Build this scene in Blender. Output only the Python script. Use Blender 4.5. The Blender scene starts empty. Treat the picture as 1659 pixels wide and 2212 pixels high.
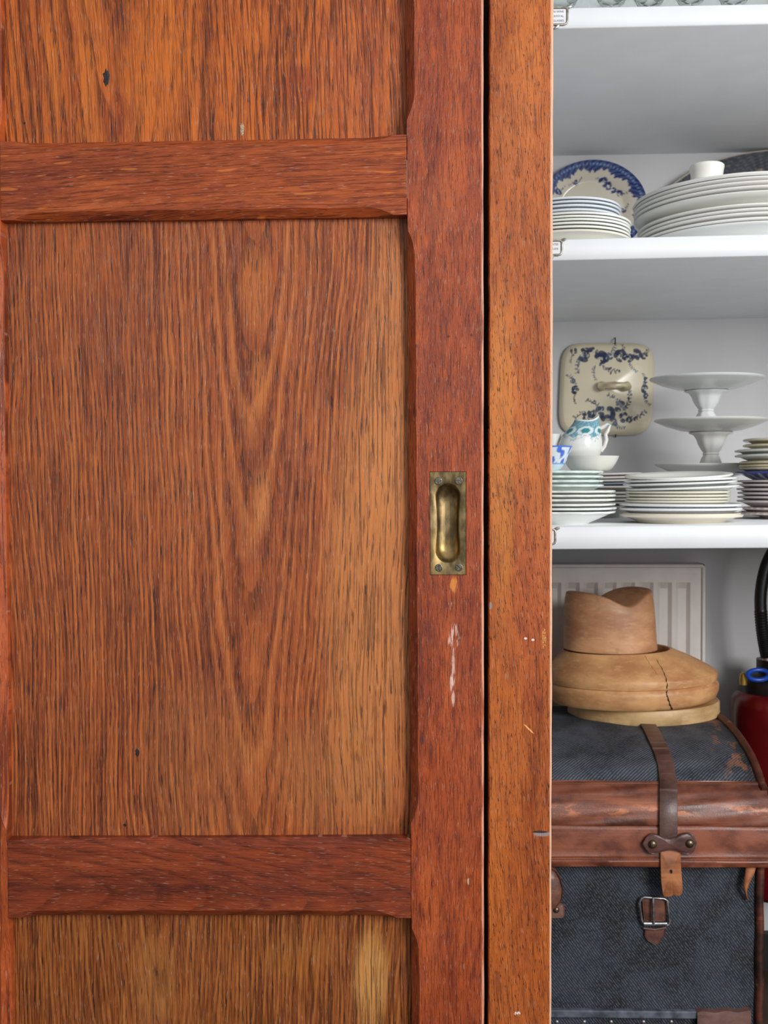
import bpy, math, random
import numpy as np
from mathutils import Vector, Matrix

# ------------------------------------------------------------------ camera
F_PX, W_PX, H_PX = 2300.0, 1659, 2212
CAM = Vector((0.0, 0.0, 0.95))
YAW, PITCH, ROLL = 0.0265, 0.0278, 0.0032      # looking slightly left, slightly down
fw = Vector((-math.sin(YAW)*math.cos(PITCH), math.cos(YAW)*math.cos(PITCH), -math.sin(PITCH)))
rt = Vector((math.cos(YAW), math.sin(YAW), 0))
up = rt.cross(fw)
R_ = rt*math.cos(ROLL) - up*math.sin(ROLL)
U_ = up*math.cos(ROLL) + rt*math.sin(ROLL)
sc = bpy.context.scene
col = sc.collection
cam_data = bpy.data.cameras.new('camera')
cam = bpy.data.objects.new('camera', cam_data)
col.objects.link(cam)
cam.matrix_world = Matrix(((R_.x, U_.x, -fw.x, CAM.x), (R_.y, U_.y, -fw.y, CAM.y), (R_.z, U_.z, -fw.z, CAM.z), (0, 0, 0, 1)))
cam_data.sensor_fit = 'VERTICAL'
cam_data.sensor_height = 36.0
cam_data.lens = F_PX/H_PX*36.0
cam_data.clip_start = 0.02
cam_data.dof.use_dof = True
cam_data.dof.focus_distance = 1.16
cam_data.dof.aperture_fstop = 13.0
sc.camera = cam

# ------------------------------------------------------------------ light
sc.view_settings.view_transform = 'Standard'
sc.view_settings.look = 'None'
sc.view_settings.gamma = 1.0
sc.view_settings.use_curve_mapping = False
sc.view_settings.exposure = -0.05
KEY = dict(loc=(1.60, -0.75, 1.58), aim=(0.25, 1.6, 0.75), size=(0.9, 1.2), power=62.0, color=(1.0, 0.985, 0.97))
WORLD_TOP, WORLD_LOW = 0.95, 0.16

world = bpy.data.worlds.new('room_light')
sc.world = world
world.use_nodes = True
wt = world.node_tree
wt.nodes.clear()
wo = wt.nodes.new('ShaderNodeOutputWorld')
wb = wt.nodes.new('ShaderNodeBackground')
wc = wt.nodes.new('ShaderNodeTexCoord')
wm = wt.nodes.new('ShaderNodeVectorMath'); wm.operation = 'DOT_PRODUCT'
wm.inputs[1].default_value = Vector((0.75, -0.55, 0.12)).normalized()
wr = wt.nodes.new('ShaderNodeMapRange')
wr.inputs['From Min'].default_value = -0.6; wr.inputs['From Max'].default_value = 1.0
wr.inputs['To Min'].default_value = WORLD_LOW; wr.inputs['To Max'].default_value = WORLD_TOP
wt.links.new(wc.outputs['Generated'], wm.inputs[0])
wt.links.new(wm.outputs['Value'], wr.inputs['Value'])
wt.links.new(wr.outputs['Result'], wb.inputs['Strength'])
wb.inputs['Color'].default_value = (0.90, 0.96, 1.0, 1)
wt.links.new(wb.outputs[0], wo.inputs[0])

ld = bpy.data.lights.new('window_light', 'AREA')
ld.shape = 'RECTANGLE'; ld.size, ld.size_y = KEY['size']; ld.energy = KEY['power']; ld.color = KEY['color']
lo = bpy.data.objects.new('window_light', ld)
col.objects.link(lo)
lo.location = KEY['loc']
lo.rotation_euler = (Vector(KEY['aim']) - Vector(KEY['loc'])).to_track_quat('-Z', 'Y').to_euler()

# ------------------------------------------------------------------ helpers
random.seed(7)
rng = np.random.default_rng(11)
PI = math.pi
D0, D1, D2 = 1.15, 1.50, 2.08      # door face, shelf fronts, back wall

def P(px, py, Y):
    """world point at depth Y on the sight line of a photo position"""
    d = fw + R_*((px - W_PX/2)/F_PX) - U_*((py - H_PX/2)/F_PX)
    return CAM + d*(Y/d.y)
def PX(px, py, Y): return P(px, py, Y).x
def PZ(px, py, Y): return P(px, py, Y).z
def s2l(c):
    c = c/255.0
    return c/12.92 if c <= 0.04045 else ((c + 0.055)/1.055)**2.4
def rgb(r, g, b): return (s2l(r), s2l(g), s2l(b), 1.0)

class MB:
    def __init__(s): s.v, s.f, s.m, s.c = [], [], [], []
    def quadstrip(s, rows, closed=False, m=0, flip=False):
        """rows: list of equal-length point lists"""
        b = len(s.v); n = len(rows[0])
        for r in rows: s.v += [tuple(p) for p in r]
        for i in range(len(rows)-1):
            for j in range(n if closed else n-1):
                k = (j+1) % n
                q = (b+i*n+j, b+i*n+k, b+(i+1)*n+k, b+(i+1)*n+j)
                s.f.append(q[::-1] if flip else q); s.m.append(m)
        return b
    def ngon(s, pts, m=0):
        b = len(s.v); s.v += [tuple(p) for p in pts]
        s.f.append(tuple(range(b, b+len(pts)))); s.m.append(m)
    def cap(s, idx, m=0): s.f.append(tuple(idx)); s.m.append(m)
    def box(s, x0, x1, y0, y1, z0, z1, m=0):
        b = len(s.v)
        s.v += [(x, y, z) for z in (z0, z1) for y in (y0, y1) for x in (x0, x1)]
        for q in ((0,2,3,1),(4,5,7,6),(0,1,5,4),(2,6,7,3),(0,4,6,2),(1,3,7,5)):
            s.f.append(tuple(b+i for i in q)); s.m.append(m)
    def tube(s, pts, r, n=12, m=0, caps=True, flat=1.0, nrm=None):
        pts = [Vector(p) for p in pts]
        rows = []
        ref = Vector(nrm) if nrm else Vector((0, 1, 0))
        for i, p in enumerate(pts):
            t = (pts[min(i+1, len(pts)-1)] - pts[max(i-1, 0)]).normalized()
            a = ref - t*ref.dot(t)
            if a.length < 1e-4: a = Vector((1, 0, 0)) - t*t.x
            a.normalize(); b2 = t.cross(a)
            rr = r[i] if isinstance(r, (list, tuple)) else r
            rows.append([p + a*math.cos(2*PI*k/n)*rr*flat + b2*math.sin(2*PI*k/n)*rr for k in range(n)])
        b = s.quadstrip(rows, True, m)
        if caps:
            s.cap([b+k for k in range(n)][::-1], m)
            s.cap([b+(len(rows)-1)*n+k for k in range(n)], m)
    def xform(s, M): s.v = [tuple(M @ Vector(p)) for p in s.v]
    def build(s, name, mats, parent=None, smooth=True, origin=None, bevel=0, colors=None, angle=40, subsurf=0):
        o0 = Vector(origin) if origin else (Vector(parent['_org']) if parent and '_org' in parent else Vector((0, 0, 0)))
        me = bpy.data.meshes.new(name)
        me.from_pydata([tuple(Vector(p) - o0) for p in s.v], [], s.f)
        for mt in (mats if isinstance(mats, (list, tuple)) else [mats]): me.materials.append(mt)
        me.polygons.foreach_set('material_index', s.m)
        if smooth: me.polygons.foreach_set('use_smooth', [True]*len(s.f))
        if colors is not None:
            at = me.color_attributes.new('Col', 'FLOAT_COLOR', 'POINT')
            at.data.foreach_set('color', np.asarray(colors, dtype=np.float32).ravel())
        me.update()
        ob = bpy.data.objects.new(name, me)
        col.objects.link(ob)
        if parent: ob.parent = parent
        else: ob.location = o0
        if bevel:
            bm_ = ob.modifiers.new('bevel', 'BEVEL'); bm_.width = bevel; bm_.segments = 3; bm_.limit_method = 'ANGLE'; bm_.angle_limit = math.radians(40)
        if subsurf:
            ss = ob.modifiers.new('sub', 'SUBSURF'); ss.levels = ss.render_levels = subsurf
        if smooth:
            try: me.set_sharp_from_angle(angle=math.radians(angle))
            except Exception: pass
        return ob

def tag(o, label=None, cat=None, group=None, kind=None):
    if label: o['label'] = label
    if cat: o['category'] = cat
    if group: o['group'] = group
    if kind: o['kind'] = kind
    return o
def thing(name, loc, label, cat, group=None):
    o = bpy.data.objects.new(name, None)
    o.empty_display_size = 0.05
    col.objects.link(o); o.location = loc
    o['_org'] = tuple(loc)
    return tag(o, label, cat, group)

# ------------------------------------------------------------------ node maths
class S:
    def __init__(s, t, so): s.t, s.s = t, so
    def _m(s, op, *a, clamp=False):
        n = s.t.nodes.new('ShaderNodeMath'); n.operation = op; n.use_clamp = clamp
        for i, x in enumerate((s,)+a):
            if isinstance(x, S): s.t.links.new(x.s, n.inputs[i])
            else: n.inputs[i].default_value = x
        return S(s.t, n.outputs[0])
    def __add__(s, o): return s._m('ADD', o)
    __radd__ = __add__
    def __sub__(s, o): return s._m('SUBTRACT', o)
    def __rsub__(s, o): return s._m('MULTIPLY', -1.0) + o
    def __mul__(s, o): return s._m('MULTIPLY', o)
    __rmul__ = __mul__
    def __truediv__(s, o): return s._m('DIVIDE', o)
    def abs(s): return s._m('ABSOLUTE')
    def sin(s): return s._m('SINE')
    def sqrt(s): return s._m('SQRT')
    def fract(s): return s._m('FRACT')
    def pow(s, p): return s._m('POWER', p)
    def clamp(s): return s._m('ADD', 0.0, clamp=True)
    def step(s, lo, hi, a=0.0, b=1.0):
        n = s.t.nodes.new('ShaderNodeMapRange'); n.interpolation_type = 'SMOOTHSTEP'
        s.t.links.new(s.s, n.inputs['Value'])
        n.inputs['From Min'].default_value = lo; n.inputs['From Max'].default_value = hi
        n.inputs['To Min'].default_value = a; n.inputs['To Max'].default_value = b
        return S(s.t, n.outputs[0])
class Mat:
    def __init__(s, name):
        s.m = bpy.data.materials.new(name); s.m.use_nodes = True
        s.t = s.m.node_tree; s.t.nodes.clear()
        s.out = s.t.nodes.new('ShaderNodeOutputMaterial')
        s.b = s.t.nodes.new('ShaderNodeBsdfPrincipled')
        s.t.links.new(s.b.outputs[0], s.out.inputs[0])
        tc = s.t.nodes.new('ShaderNodeTexCoord')
        sp = s.t.nodes.new('ShaderNodeSeparateXYZ')
        s.t.links.new(tc.outputs['Object'], sp.inputs[0])
        s.x, s.y, s.z = (S(s.t, sp.outputs[i]) for i in range(3))
    def vec(s, a, b, c):
        n = s.t.nodes.new('ShaderNodeCombineXYZ')
        for i, x in enumerate((a, b, c)):
            if isinstance(x, S): s.t.links.new(x.s, n.inputs[i])
            else: n.inputs[i].default_value = x
        return n.outputs[0]
    def noise(s, a, b, c, detail=2.0, rough=0.5, dist=0.0, scale=1.0):
        n = s.t.nodes.new('ShaderNodeTexNoise')
        n.inputs['Scale'].default_value = scale; n.inputs['Detail'].default_value = detail
        n.inputs['Roughness'].default_value = rough; n.inputs['Distortion'].default_value = dist
        s.t.links.new(s.vec(a, b, c), n.inputs['Vector'])
        return S(s.t, n.outputs[0])
    def mix(s, f, a, b, mode='MIX'):
        n = s.t.nodes.new('ShaderNodeMix'); n.data_type = 'RGBA'; n.blend_type = mode; n.clamp_factor = True
        for sock, x in ((n.inputs['Factor'], f), (n.inputs['A'], a), (n.inputs['B'], b)):
            if sock.type == 'RGBA' or not isinstance(x, (S, float, int)):
                pass
        fi = [i for i in n.inputs if i.name == 'Factor' and i.type == 'VALUE'][0]
        ai = [i for i in n.inputs if i.name == 'A' and i.type == 'RGBA'][0]
        bi = [i for i in n.inputs if i.name == 'B' and i.type == 'RGBA'][0]
        if isinstance(f, S): s.t.links.new(f.s, fi)
        else: fi.default_value = f
        for so, x in ((ai, a), (bi, b)):
            if isinstance(x, S): s.t.links.new(x.s, so)
            else: so.default_value = x
        return S(s.t, [o for o in n.outputs if o.type == 'RGBA'][0])
    def set(s, key, v):
        if isinstance(v, S): s.t.links.new(v.s, s.b.inputs[key])
        else: s.b.inputs[key].default_value = v
        return s
    def bump(s, h, strength=0.3, dist=0.001):
        n = s.t.nodes.new('ShaderNodeBump')
        n.inputs['Strength'].default_value = strength; n.inputs['Distance'].default_value = dist
        s.t.links.new(h.s, n.inputs['Height'])
        s.t.links.new(n.outputs[0], s.b.inputs['Normal'])
        return s
    def attr(s, name='Col'):
        n = s.t.nodes.new('ShaderNodeAttribute'); n.attribute_name = name
        return S(s.t, n.outputs['Color'])

def plain(name, c, rough=0.5, metal=0.0, var=0.06, scale=30.0, bumpd=0.0):
    k = Mat(name)
    n = k.noise(k.x*scale, k.y*scale, k.z*scale, 4)
    d = tuple(min(1, x*(1-var*2)) for x in c[:3])+(1,)
    l = tuple(min(1, x*(1+var)) for x in c[:3])+(1,)
    k.set('Base Color', k.mix(n.step(0.3, 0.7), d, l)).set('Roughness', rough).set('Metallic', metal)
    if bumpd: k.bump(n, 0.5, bumpd)
    return k.m

def oak(name, axis, cd, cm, cl, seed=0.0, ring=None, pores=(620, 38, 0.56, 0.66), pore_amt=0.75, streak=55, spots=(), slant=0.0,
        fleck=None, rough=0.42, bumps=0.5, line_amt=0.6, ringlight=None, purple=0.25, extra=None, off=None, lines=(430, 7.0, 0.50, 0.62), mottle=0.35, calmv=0.4):
    """varnished oak; u runs across the grain, v along it"""
    cd, cm, cl = (tuple(q*f_ for q in c_[:3])+(1,) for c_, f_ in ((cd, 0.86), (cm, 0.92), (cl, 0.98)))
    k = Mat(name)
    off = off or (DOOR_ORG.x, DOOR_ORG.z)
    if axis == 'z': u, v = k.x + off[0], k.z + off[1]
    else: u, v = k.z + off[1], k.x + off[0]
    w = k.noise(u*7, v*2.2, seed+3.1, 2)
    w2 = k.noise(u*30, v*9, seed+8.7, 2)
    uu = u + (w-0.5)*0.022 + (w2-0.5)*0.004 + v*slant
    broad = k.noise(uu*streak, v*2.4, seed, 4, 0.6)
    c = k.mix(broad.step(0.28, 0.52), cd, cm)
    c = k.mix(broad.step(0.50, 0.78), c, cl)
    porem = 1.0; calm = 1.0
    if ring:
        u0, v0, kk, cc, B, amp = ring
        du = (u - u0) + (w-0.5)*0.03 + (w2-0.5)*0.010
        Fv = (v - v0)*B - (du*du*(kk*kk) + cc*cc).sqrt() + k.noise(u*18, v*4, seed+5, 3)*amp
        fr = Fv.fract()
        edge = fr.step(0.45, 0.97)*fr.step(0.97, 1.0, 1.0, 0.0)
        tex = k.noise(uu*300, v*30, seed+2, 2).step(0.35, 0.6, 0.35, 1.0)
        c = k.mix(edge*tex*line_amt, c, tuple(x*0.30 for x in cd[:3])+(1,))
        if ringlight: c = k.mix(fr.step(0.05, 0.45)*fr.step(0.45, 0.6, 1.0, 0.0)*(Fv*0.37+0.2).fract().step(0.3, 0.5)*0.55, c, ringlight)
        porem = fr.step(0.1, 0.9, 0.35, 1.0)
        calm = du.abs().step(0.02, 0.13, calmv, 1.0)
    patch = k.noise(u*9, v*4.5, seed+11, 4, 0.6)
    c = k.mix(patch.step(0.52, 0.75)*purple, c, (cd[0]*0.62, cd[1]*0.52, cd[2]*0.75+0.01, 1))
    for (a, b, ra, rb, cc_, am) in spots:
        d = ((u-a)*(1.0/ra)).pow(2) if False else ((u-a)*(1.0/ra))*((u-a)*(1.0/ra)) + ((v-b)*(1.0/rb))*((v-b)*(1.0/rb))
        d = d + (patch-0.5)*1.2 + (broad-0.5)*0.5
        c = k.mix(d.step(0.05, 1.15, am, 0.0), c, cc_)
    p = k.noise(uu*pores[0], v*pores[1], seed+1.3, 2, 0.5)
    pore = p.step(pores[2], pores[3])
    dark = pore*pore_amt
    if porem is not 1.0: dark = dark*porem
    c = k.mix(dark, c, (0.012, 0.006, 0.006, 1))
    fine = k.noise(uu*1300, v*60, seed+6, 1)
    c = k.mix(fine.step(0.45, 0.75)*0.30, c, (cl[0]*1.35, cl[1]*1.25, cl[2]*1.2, 1))
    mott = k.noise(uu*120, v*26, seed+31, 3, 0.6)
    c = k.mix(mott.step(0.5, 0.72)*mottle, c, (cd[0]*0.55, cd[1]*0.45, cd[2]*0.75+0.006, 1))
    c = k.mix(mott.step(0.30, 0.48, mottle*0.7, 0.0), c, (cl[0]*1.2, cl[1]*1.1, cl[2]*0.9, 1))
    ln = k.noise(uu*lines[0], v*lines[1], seed+41, 2, 0.6)
    c = k.mix(ln.step(lines[2], lines[2]+0.10)*lines[3]*calm, c, (cd[0]*0.16, cd[1]*0.12, cd[2]*0.18, 1))
    glint = k.noise(uu*900, v*75, seed+51, 1)
    c = k.mix(glint.step(0.66, 0.74)*0.35, c, (0.62, 0.40, 0.30, 1))  # pinkish flecks paint the varnish glints into the colour
    if fleck:
        fn = k.noise(uu*fleck[0], v*fleck[1], seed+21, 1, 0.4)
        c = k.mix(fn.step(fleck[2], fleck[2]+0.04)*fleck[3], c, fleck[4])
    if extra: c = extra(k, c, u, v)
    k.set('Base Color', c)
    k.set('Roughness', k.noise(u*20, v*20, 4.4, 3).step(0.3, 0.7, rough-0.06, rough+0.10))
    k.b.inputs['Specular IOR Level'].default_value = 0.32
    h = pore*(-1.0) + p*0.5 + broad*0.3 - ln.step(lines[2], lines[2]+0.10)*0.8
    k.bump(h, bumps, 0.0006)
    return k.m

# ------------------------------------------------------------------ materials
paint = plain('white_paint', (0.77, 0.79, 0.81, 1), 0.45, var=0.015, scale=14)
wallpaint = plain('wall_paint', (0.60, 0.595, 0.605, 1), 0.6, var=0.02, scale=5)
floorm = plain('dark_floor', rgb(70, 52, 42), 0.5, var=0.2, scale=8)
blackpaint = plain('black_paint', rgb(16, 16, 18), 0.5)
DOOR_ORG, POST_ORG = P(440, 2320, D0+0.02), P(1125, 2330, D0+0.02)
def dz(px, py): return P(px, py, D0).x, P(px, py, D0).z      # door-plane coordinates
orange = rgb(186, 98, 40)
def stain_spots(lst, swap=False):
    out = []
    for px, py, rx, ry, c, a in lst:
        X, Z = dz(px, py); rx = rx*D0/F_PX; ry = ry*D0/F_PX
        out.append((Z, X, ry, rx, c, a) if swap else (X, Z, rx, ry, c, a))
    return out

golden = rgb(206, 134, 74)
x0m, z0m = dz(545, 1900)
mid_oak = oak('oak_middle_panel', 'z', rgb(124, 58, 32), rgb(166, 84, 42), rgb(194, 110, 56), 2.0, ring=(x0m, z0m, 210, 16, 8.0, 0.9),
              spots=stain_spots([(800, 1330, 120, 620, golden, 0.62), (840, 800, 70, 420, golden, 0.45), (250, 700, 130, 330, rgb(132, 66, 44), 0.4),
                                 (560, 1080, 30, 90, rgb(206, 128, 70), 0.6), (545, 620, 40, 110, rgb(200, 116, 54), 0.45), (555, 820, 22, 80, rgb(200, 118, 60), 0.5),
                                 (430, 1650, 170, 220, rgb(172, 104, 60), 0.4), (150, 560, 120, 90, rgb(186, 98, 44), 0.4), (700, 1680, 150, 160, rgb(176, 112, 62), 0.5)]),
              line_amt=0.68, lines=(470, 7.0, 0.51, 0.50), ringlight=rgb(206, 124, 62))
xt, zt = dz(250, 620)
top_oak = oak('oak_top_panel', 'z', rgb(138, 62, 26), rgb(190, 94, 34), rgb(216, 122, 46), 5.0, ring=(xt, zt, 120, 10, 7.0, 1.3),
              spots=stain_spots([(330, 120, 100, 200, rgb(206, 108, 32), 0.55), (500, 180, 60, 200, rgb(196, 98, 34), 0.4), (640, 170, 60, 60, rgb(140, 54, 32), 0.55),
                                 (780, 120, 120, 220, rgb(158, 78, 50), 0.5), (240, 240, 40, 60, rgb(132, 50, 28), 0.5)]), slant=0.03, line_amt=0.8, purple=0.4)
xb, zb = dz(345, 2900)
bot_oak = oak('oak_bottom_panel', 'z', rgb(118, 58, 26), rgb(156, 84, 38), rgb(178, 108, 52), 8.0, ring=(xb, zb, 200, 5, 16.0, 0.9),
              spots=stain_spots([(800, 2130, 46, 140, rgb(224, 164, 92), 0.7), (330, 2130, 60, 130, rgb(170, 112, 60), 0.5), (640, 2080, 90, 60, rgb(176, 112, 50), 0.35)]), line_amt=0.6, ringlight=rgb(176, 116, 58), calmv=0.5)
def stile_marks(k, c, u, v):
    # pale scratches below the pull, as in the worn varnish
    sn = k.noise(u*900, v*75, 2.2, 3); wob_ = k.noise(u*160, v*90, 9.2, 3)
    def near(px, py, rx, ry):
        X, Z = dz(px, py); a = (u-X)*(F_PX/D0/rx); b = (v-Z)*(F_PX/D0/ry)
        return (a*a+b*b+(wob_-0.5)*2.2).step(0.1, 1.0, 1.0, 0.0)
    m = (near(980, 1376, 15, 32)*sn.step(0.47, 0.60) + near(979, 1445, 5, 50)*sn.step(0.35, 0.5)*0.8 + near(975, 1475, 4, 24)*0.8 + near(979, 1508, 4, 24)*0.8
         + near(973, 1307, 6, 12)*sn.step(0.45, 0.55)).clamp()
    c = k.mix(m*0.8, c, rgb(240, 205, 190))
    c = k.mix(near(980, 1263, 9, 22)*0.8, c, rgb(222, 140, 66))
    c = k.mix(near(912, 1598, 6, 12)*0.7, c, rgb(80, 50, 52))
    c = k.mix(near(1010, 1905, 8, 9)*sn.step(0.45, 0.55)*0.8, c, rgb(214, 180, 150))
    c = k.mix((near(969, 727, 6, 4)+near(1017, 724, 4, 4)+near(1006, 751, 3, 3)+near(900, 748, 4, 7)).clamp()*0.75, c, rgb(58, 32, 34))
    X, Z = dz(1044, 1100)
    e = (u-X+0.0026)*600.0
    c = k.mix(e.step(0.0, 1.0)*0.65*k.noise(u*300, v*25, 7.7, 3).step(0.25, 0.6), c, rgb(232, 178, 150))
    return c
stile_oak = oak('oak_stile', 'z', rgb(120, 50, 30), rgb(158, 72, 38), rgb(188, 92, 44), 12.0, pores=(1000, 150, 0.58, 0.70), pore_amt=0.4, streak=30, lines=(700, 30, 0.52, 0.45), mottle=0.5,
                spots=stain_spots([(960, 150, 60, 260, rgb(140, 60, 36), 0.4), (950, 450, 40, 90, rgb(176, 94, 52), 0.3), (950, 1700, 50, 200, rgb(158, 70, 34), 0.4)]),
                extra=stile_marks, rough=0.40, purple=0.5)
left_oak = oak('oak_left_stile', 'z', rgb(128, 52, 28), rgb(168, 78, 38), rgb(200, 104, 50), 17.0, pores=(900, 90, 0.58, 0.70), pore_amt=0.35, streak=60, rough=0.35)
def post_marks_highlight(k, c, u, v):
    sn = k.noise(u*500, v*500, 2.2, 2)
    def near(px, py, rx, ry, sl=0.0):
        X, Z = dz(px, py); a = ((u-X)+(v-Z)*sl)*(F_PX/D0/rx); b = (v-Z)*(F_PX/D0/ry)
        return (a*a+b*b).step(0.4, 1.0, 1.0, 0.0)
    c = k.mix(near(1172, 1803, 22, 7)*0.8, c, rgb(150, 140, 140))
    c = k.mix(near(1168, 1799, 20, 3)*0.9, c, rgb(30, 16, 14))
    c = k.mix(near(1118, 2192, 8, 6)*sn.step(0.4, 0.5), c, rgb(236, 210, 196))
    c = k.mix(near(1060, 1309, 4, 9)*0.8, c, rgb(140, 140, 140))
    c = k.mix(near(1143, 1576, 3, 12, 1.0)*0.9, c, rgb(246, 176, 100))
    c = k.mix((near(1136, 1380, 4, 3)+near(1152, 1383, 4, 3)).clamp()*0.8, c, rgb(250, 230, 225))
    c = k.mix(near(1176, 1380, 5, 28)*sn.step(0.4, 0.6)*0.6, c, rgb(238, 170, 96))
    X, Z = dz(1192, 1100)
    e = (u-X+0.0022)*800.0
    return k.mix(e.step(0.0, 1.0)*0.6, c, rgb(246, 206, 176))  # highlight on the right arris, painted as a pale line
post_oak = oak('oak_post', 'z', rgb(136, 62, 26), rgb(176, 90, 36), rgb(200, 112, 48), 23.0, pores=(1050, 130, 0.60, 0.68), pore_amt=0.85, lines=(620, 22, 0.54, 0.45), mottle=0.4, streak=34, slant=0.06,
               spots=stain_spots([(1085, 950, 34, 420, rgb(208, 132, 58), 0.5), (1150, 1300, 50, 300, rgb(160, 72, 38), 0.5), (1120, 250, 60, 200, rgb(196, 112, 54), 0.4),
                                  (1120, 1950, 60, 260, rgb(148, 70, 32), 0.4)]), extra=post_marks_highlight, rough=0.42, purple=0.35, off=(POST_ORG.x, POST_ORG.z))
rail_oak = oak('oak_rail', 'x', rgb(120, 52, 28), rgb(160, 74, 36), rgb(184, 94, 44), 31.0, pores=(800, 55, 0.58, 0.68), pore_amt=0.5, streak=50, slant=-0.05,
               lines=(500, 14, 0.52, 0.45), fleck=(160, 22, 0.70, 0.55, rgb(214, 120, 52)), spots=stain_spots([(60, 400, 120, 60, rgb(112, 46, 32), 0.55), (400, 420, 200, 50, rgb(140, 60, 32), 0.3)], True), purple=0.4, rough=0.38)
rail2_oak = oak('oak_lower_rail', 'x', rgb(100, 44, 28), rgb(138, 60, 32), rgb(162, 76, 40), 37.0, ring=(dz(0, 1930)[1], dz(1150, 0)[0], 120, 4, -18.0, 1.2), pores=(800, 55, 0.58, 0.68), pore_amt=0.5,
                streak=45, slant=0.02, lines=(500, 12, 0.52, 0.5), fleck=(1000, 60, 0.71, 0.4, rgb(200, 150, 125)), purple=0.4, rough=0.36, line_amt=0.5)
gapdark = plain('gap_dark', rgb(26, 14, 10), 0.7, var=0.2)  # near-black tone of the strip added behind the door gap

def ceramic(name, rough=0.16):
    k = Mat(name)
    n = k.noise(k.x*25, k.y*25, k.z*25, 3)
    k.set('Base Color', k.mix(n.step(0.35, 0.7)*0.05, k.attr(), (0.5, 0.45, 0.35, 1))).set('Roughness', rough)
    return k.m
glaze = ceramic('glazed_ceramic')
matglaze = ceramic('dull_glazed_ceramic', 0.5)
matglaze.node_tree.nodes['Principled BSDF'].inputs['Specular IOR Level'].default_value = 0.2

# ------------------------------------------------------------------ setting
def slab(name, x0, x1, y0, y1, z0, z1, m):
    b = MB(); b.box(x0, x1, y0, y1, z0, z1)
    o = b.build(name, m, smooth=False)
    o['kind'] = 'structure'
    return o
slab('floor', -2.2, 2.2, -1.5, 2.3, -0.05, 0.0, floorm)
slab('wall_back', -0.75, 1.06, D2, D2+0.08, 0.0, 2.45, wallpaint)
slab('wall_left', -0.83, -0.75, 1.30, D2+0.08, 0.0, 2.45, wallpaint)
slab('wall_right', 0.98, 1.06, 1.45, D2+0.08, 0.0, 2.45, wallpaint)
slab('ceiling', -0.83, 1.06, 1.30, D2+0.08, 2.45, 2.5, wallpaint)
slab('baseboard_back', -0.75, 0.98, D2-0.018, D2-0.0005, 0.0, PZ(1655, 2018, D2-0.018), blackpaint)

# ------------------------------------------------------------------ sliding door
def lerp(a, b, t): return a + (b-a)*t
def cham_profile(t, L, segs, C, tr, minc=0.0004):
    """segs: (t0,t1) chamfered spans in metres along the member; lamb's tongue ends over tr"""
    c = minc
    for a, b in segs:
        if a <= t <= b:
            s = min(1.0, (t-a)/tr, (b-t)/tr)
            c = max(c, minc + (C-minc)*(1-(1-s)**2.2))
    return c
def member(name, mat, root, A0, A1, B0, B1, Yf, depth, segA=(), segB=(), CA=0.0085, CB=0.0085, tr=0.03, minA=0.0004, minB=0.0004, N=420, hole=None, wob=0.00025):
    """A/B: the two long edges as (x,z) end points; front face at Yf; chamfers cut the front arrises"""
    A0, A1, B0, B1 = (Vector((p[0], p[1])) for p in (A0, A1, B0, B1))
    L = (A1-A0).length
    ts = sorted(set([i*L/N for i in range(N+1)] + ([hole[1], hole[3]] if hole else [])))
    rows = []
    for t in ts:
        f = t/L
        a, b = lerp(A0, A1, f), lerp(B0, B1, f)
        d = (b-a).normalized()
        wa = wob*math.sin(t*61+1.3)*math.sin(t*23) ; wb_ = wob*math.sin(t*47+.4)*math.sin(t*29+2)
        ca = cham_profile(t, L, segA, CA, tr, minA)*(1+wob*90*math.sin(t*83)); cb = cham_profile(t, L, segB, CB, tr, minB)*(1+wob*90*math.sin(t*71+2))
        a = a + d*wa; b = b + d*wb_
        cols = [(a, Yf+depth), (a, Yf+ca*0.55+ca*0.45), (a+d*ca*0.5, Yf+ca*0.46), (a+d*ca, Yf)]
        if hole:
            ha, hb = hole[0], hole[2]
            cols += [(Vector((ha, a.y)), Yf), (Vector((hb, a.y)), Yf)]
        cols += [(b-d*cb, Yf), (b-d*cb*0.5, Yf+cb*0.46), (b, Yf+cb), (b, Yf+depth)]
        rows.append([(p.x, y, p.y) for p, y in cols])
    m = MB(); n = len(rows[0])
    m.v = [p for r in rows for p in r]
    for i in range(len(rows)-1):
        for j in range(n-1):
            if hole and j == 4 and hole[1]-1e-7 <= ts[i] and ts[i+1] <= hole[3]+1e-7: continue
            m.f.append((i*n+j, (i+1)*n+j, (i+1)*n+j+1, i*n+j+1)); m.m.append(0)
        m.f.append((i*n+n-1, (i+1)*n+n-1, (i+1)*n, i*n)); m.m.append(0)
    m.f.append(tuple(range(n))); m.m.append(0)
    m.f.append(tuple(range((len(rows)-1)*n, len(rows)*n))[::-1]); m.m.append(0)
    if hole:
        i0 = ts.index(min(ts, key=lambda q: abs(q-hole[1]))); i1 = ts.index(min(ts, key=lambda q: abs(q-hole[3])))
        x0, z0 = rows[i0][4][0], rows[i0][4][2]; x1, z1 = rows[i0][5][0], rows[i1][4][2]
        for q in (((x0, z0), (x0, z1)), ((x1, z1), (x1, z0)), ((x0, z1), (x1, z1)), ((x1, z0), (x0, z0))):
            m.ngon([(q[0][0], Yf, q[0][1]), (q[1][0], Yf, q[1][1]), (q[1][0], Yf+0.004, q[1][1]), (q[0][0], Yf+0.004, q[0][1])])
    return m.build(name, mat, root, smooth=True, angle=22)

REC = 0.016
door = thing('sliding_door', P(440, 2320, D0+0.02), 'red-brown varnished oak sliding door with three recessed panels and a brass flush pull', 'door')
door['kind'] = 'thing'
TOPY, BOTY = -90, 2330
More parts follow.
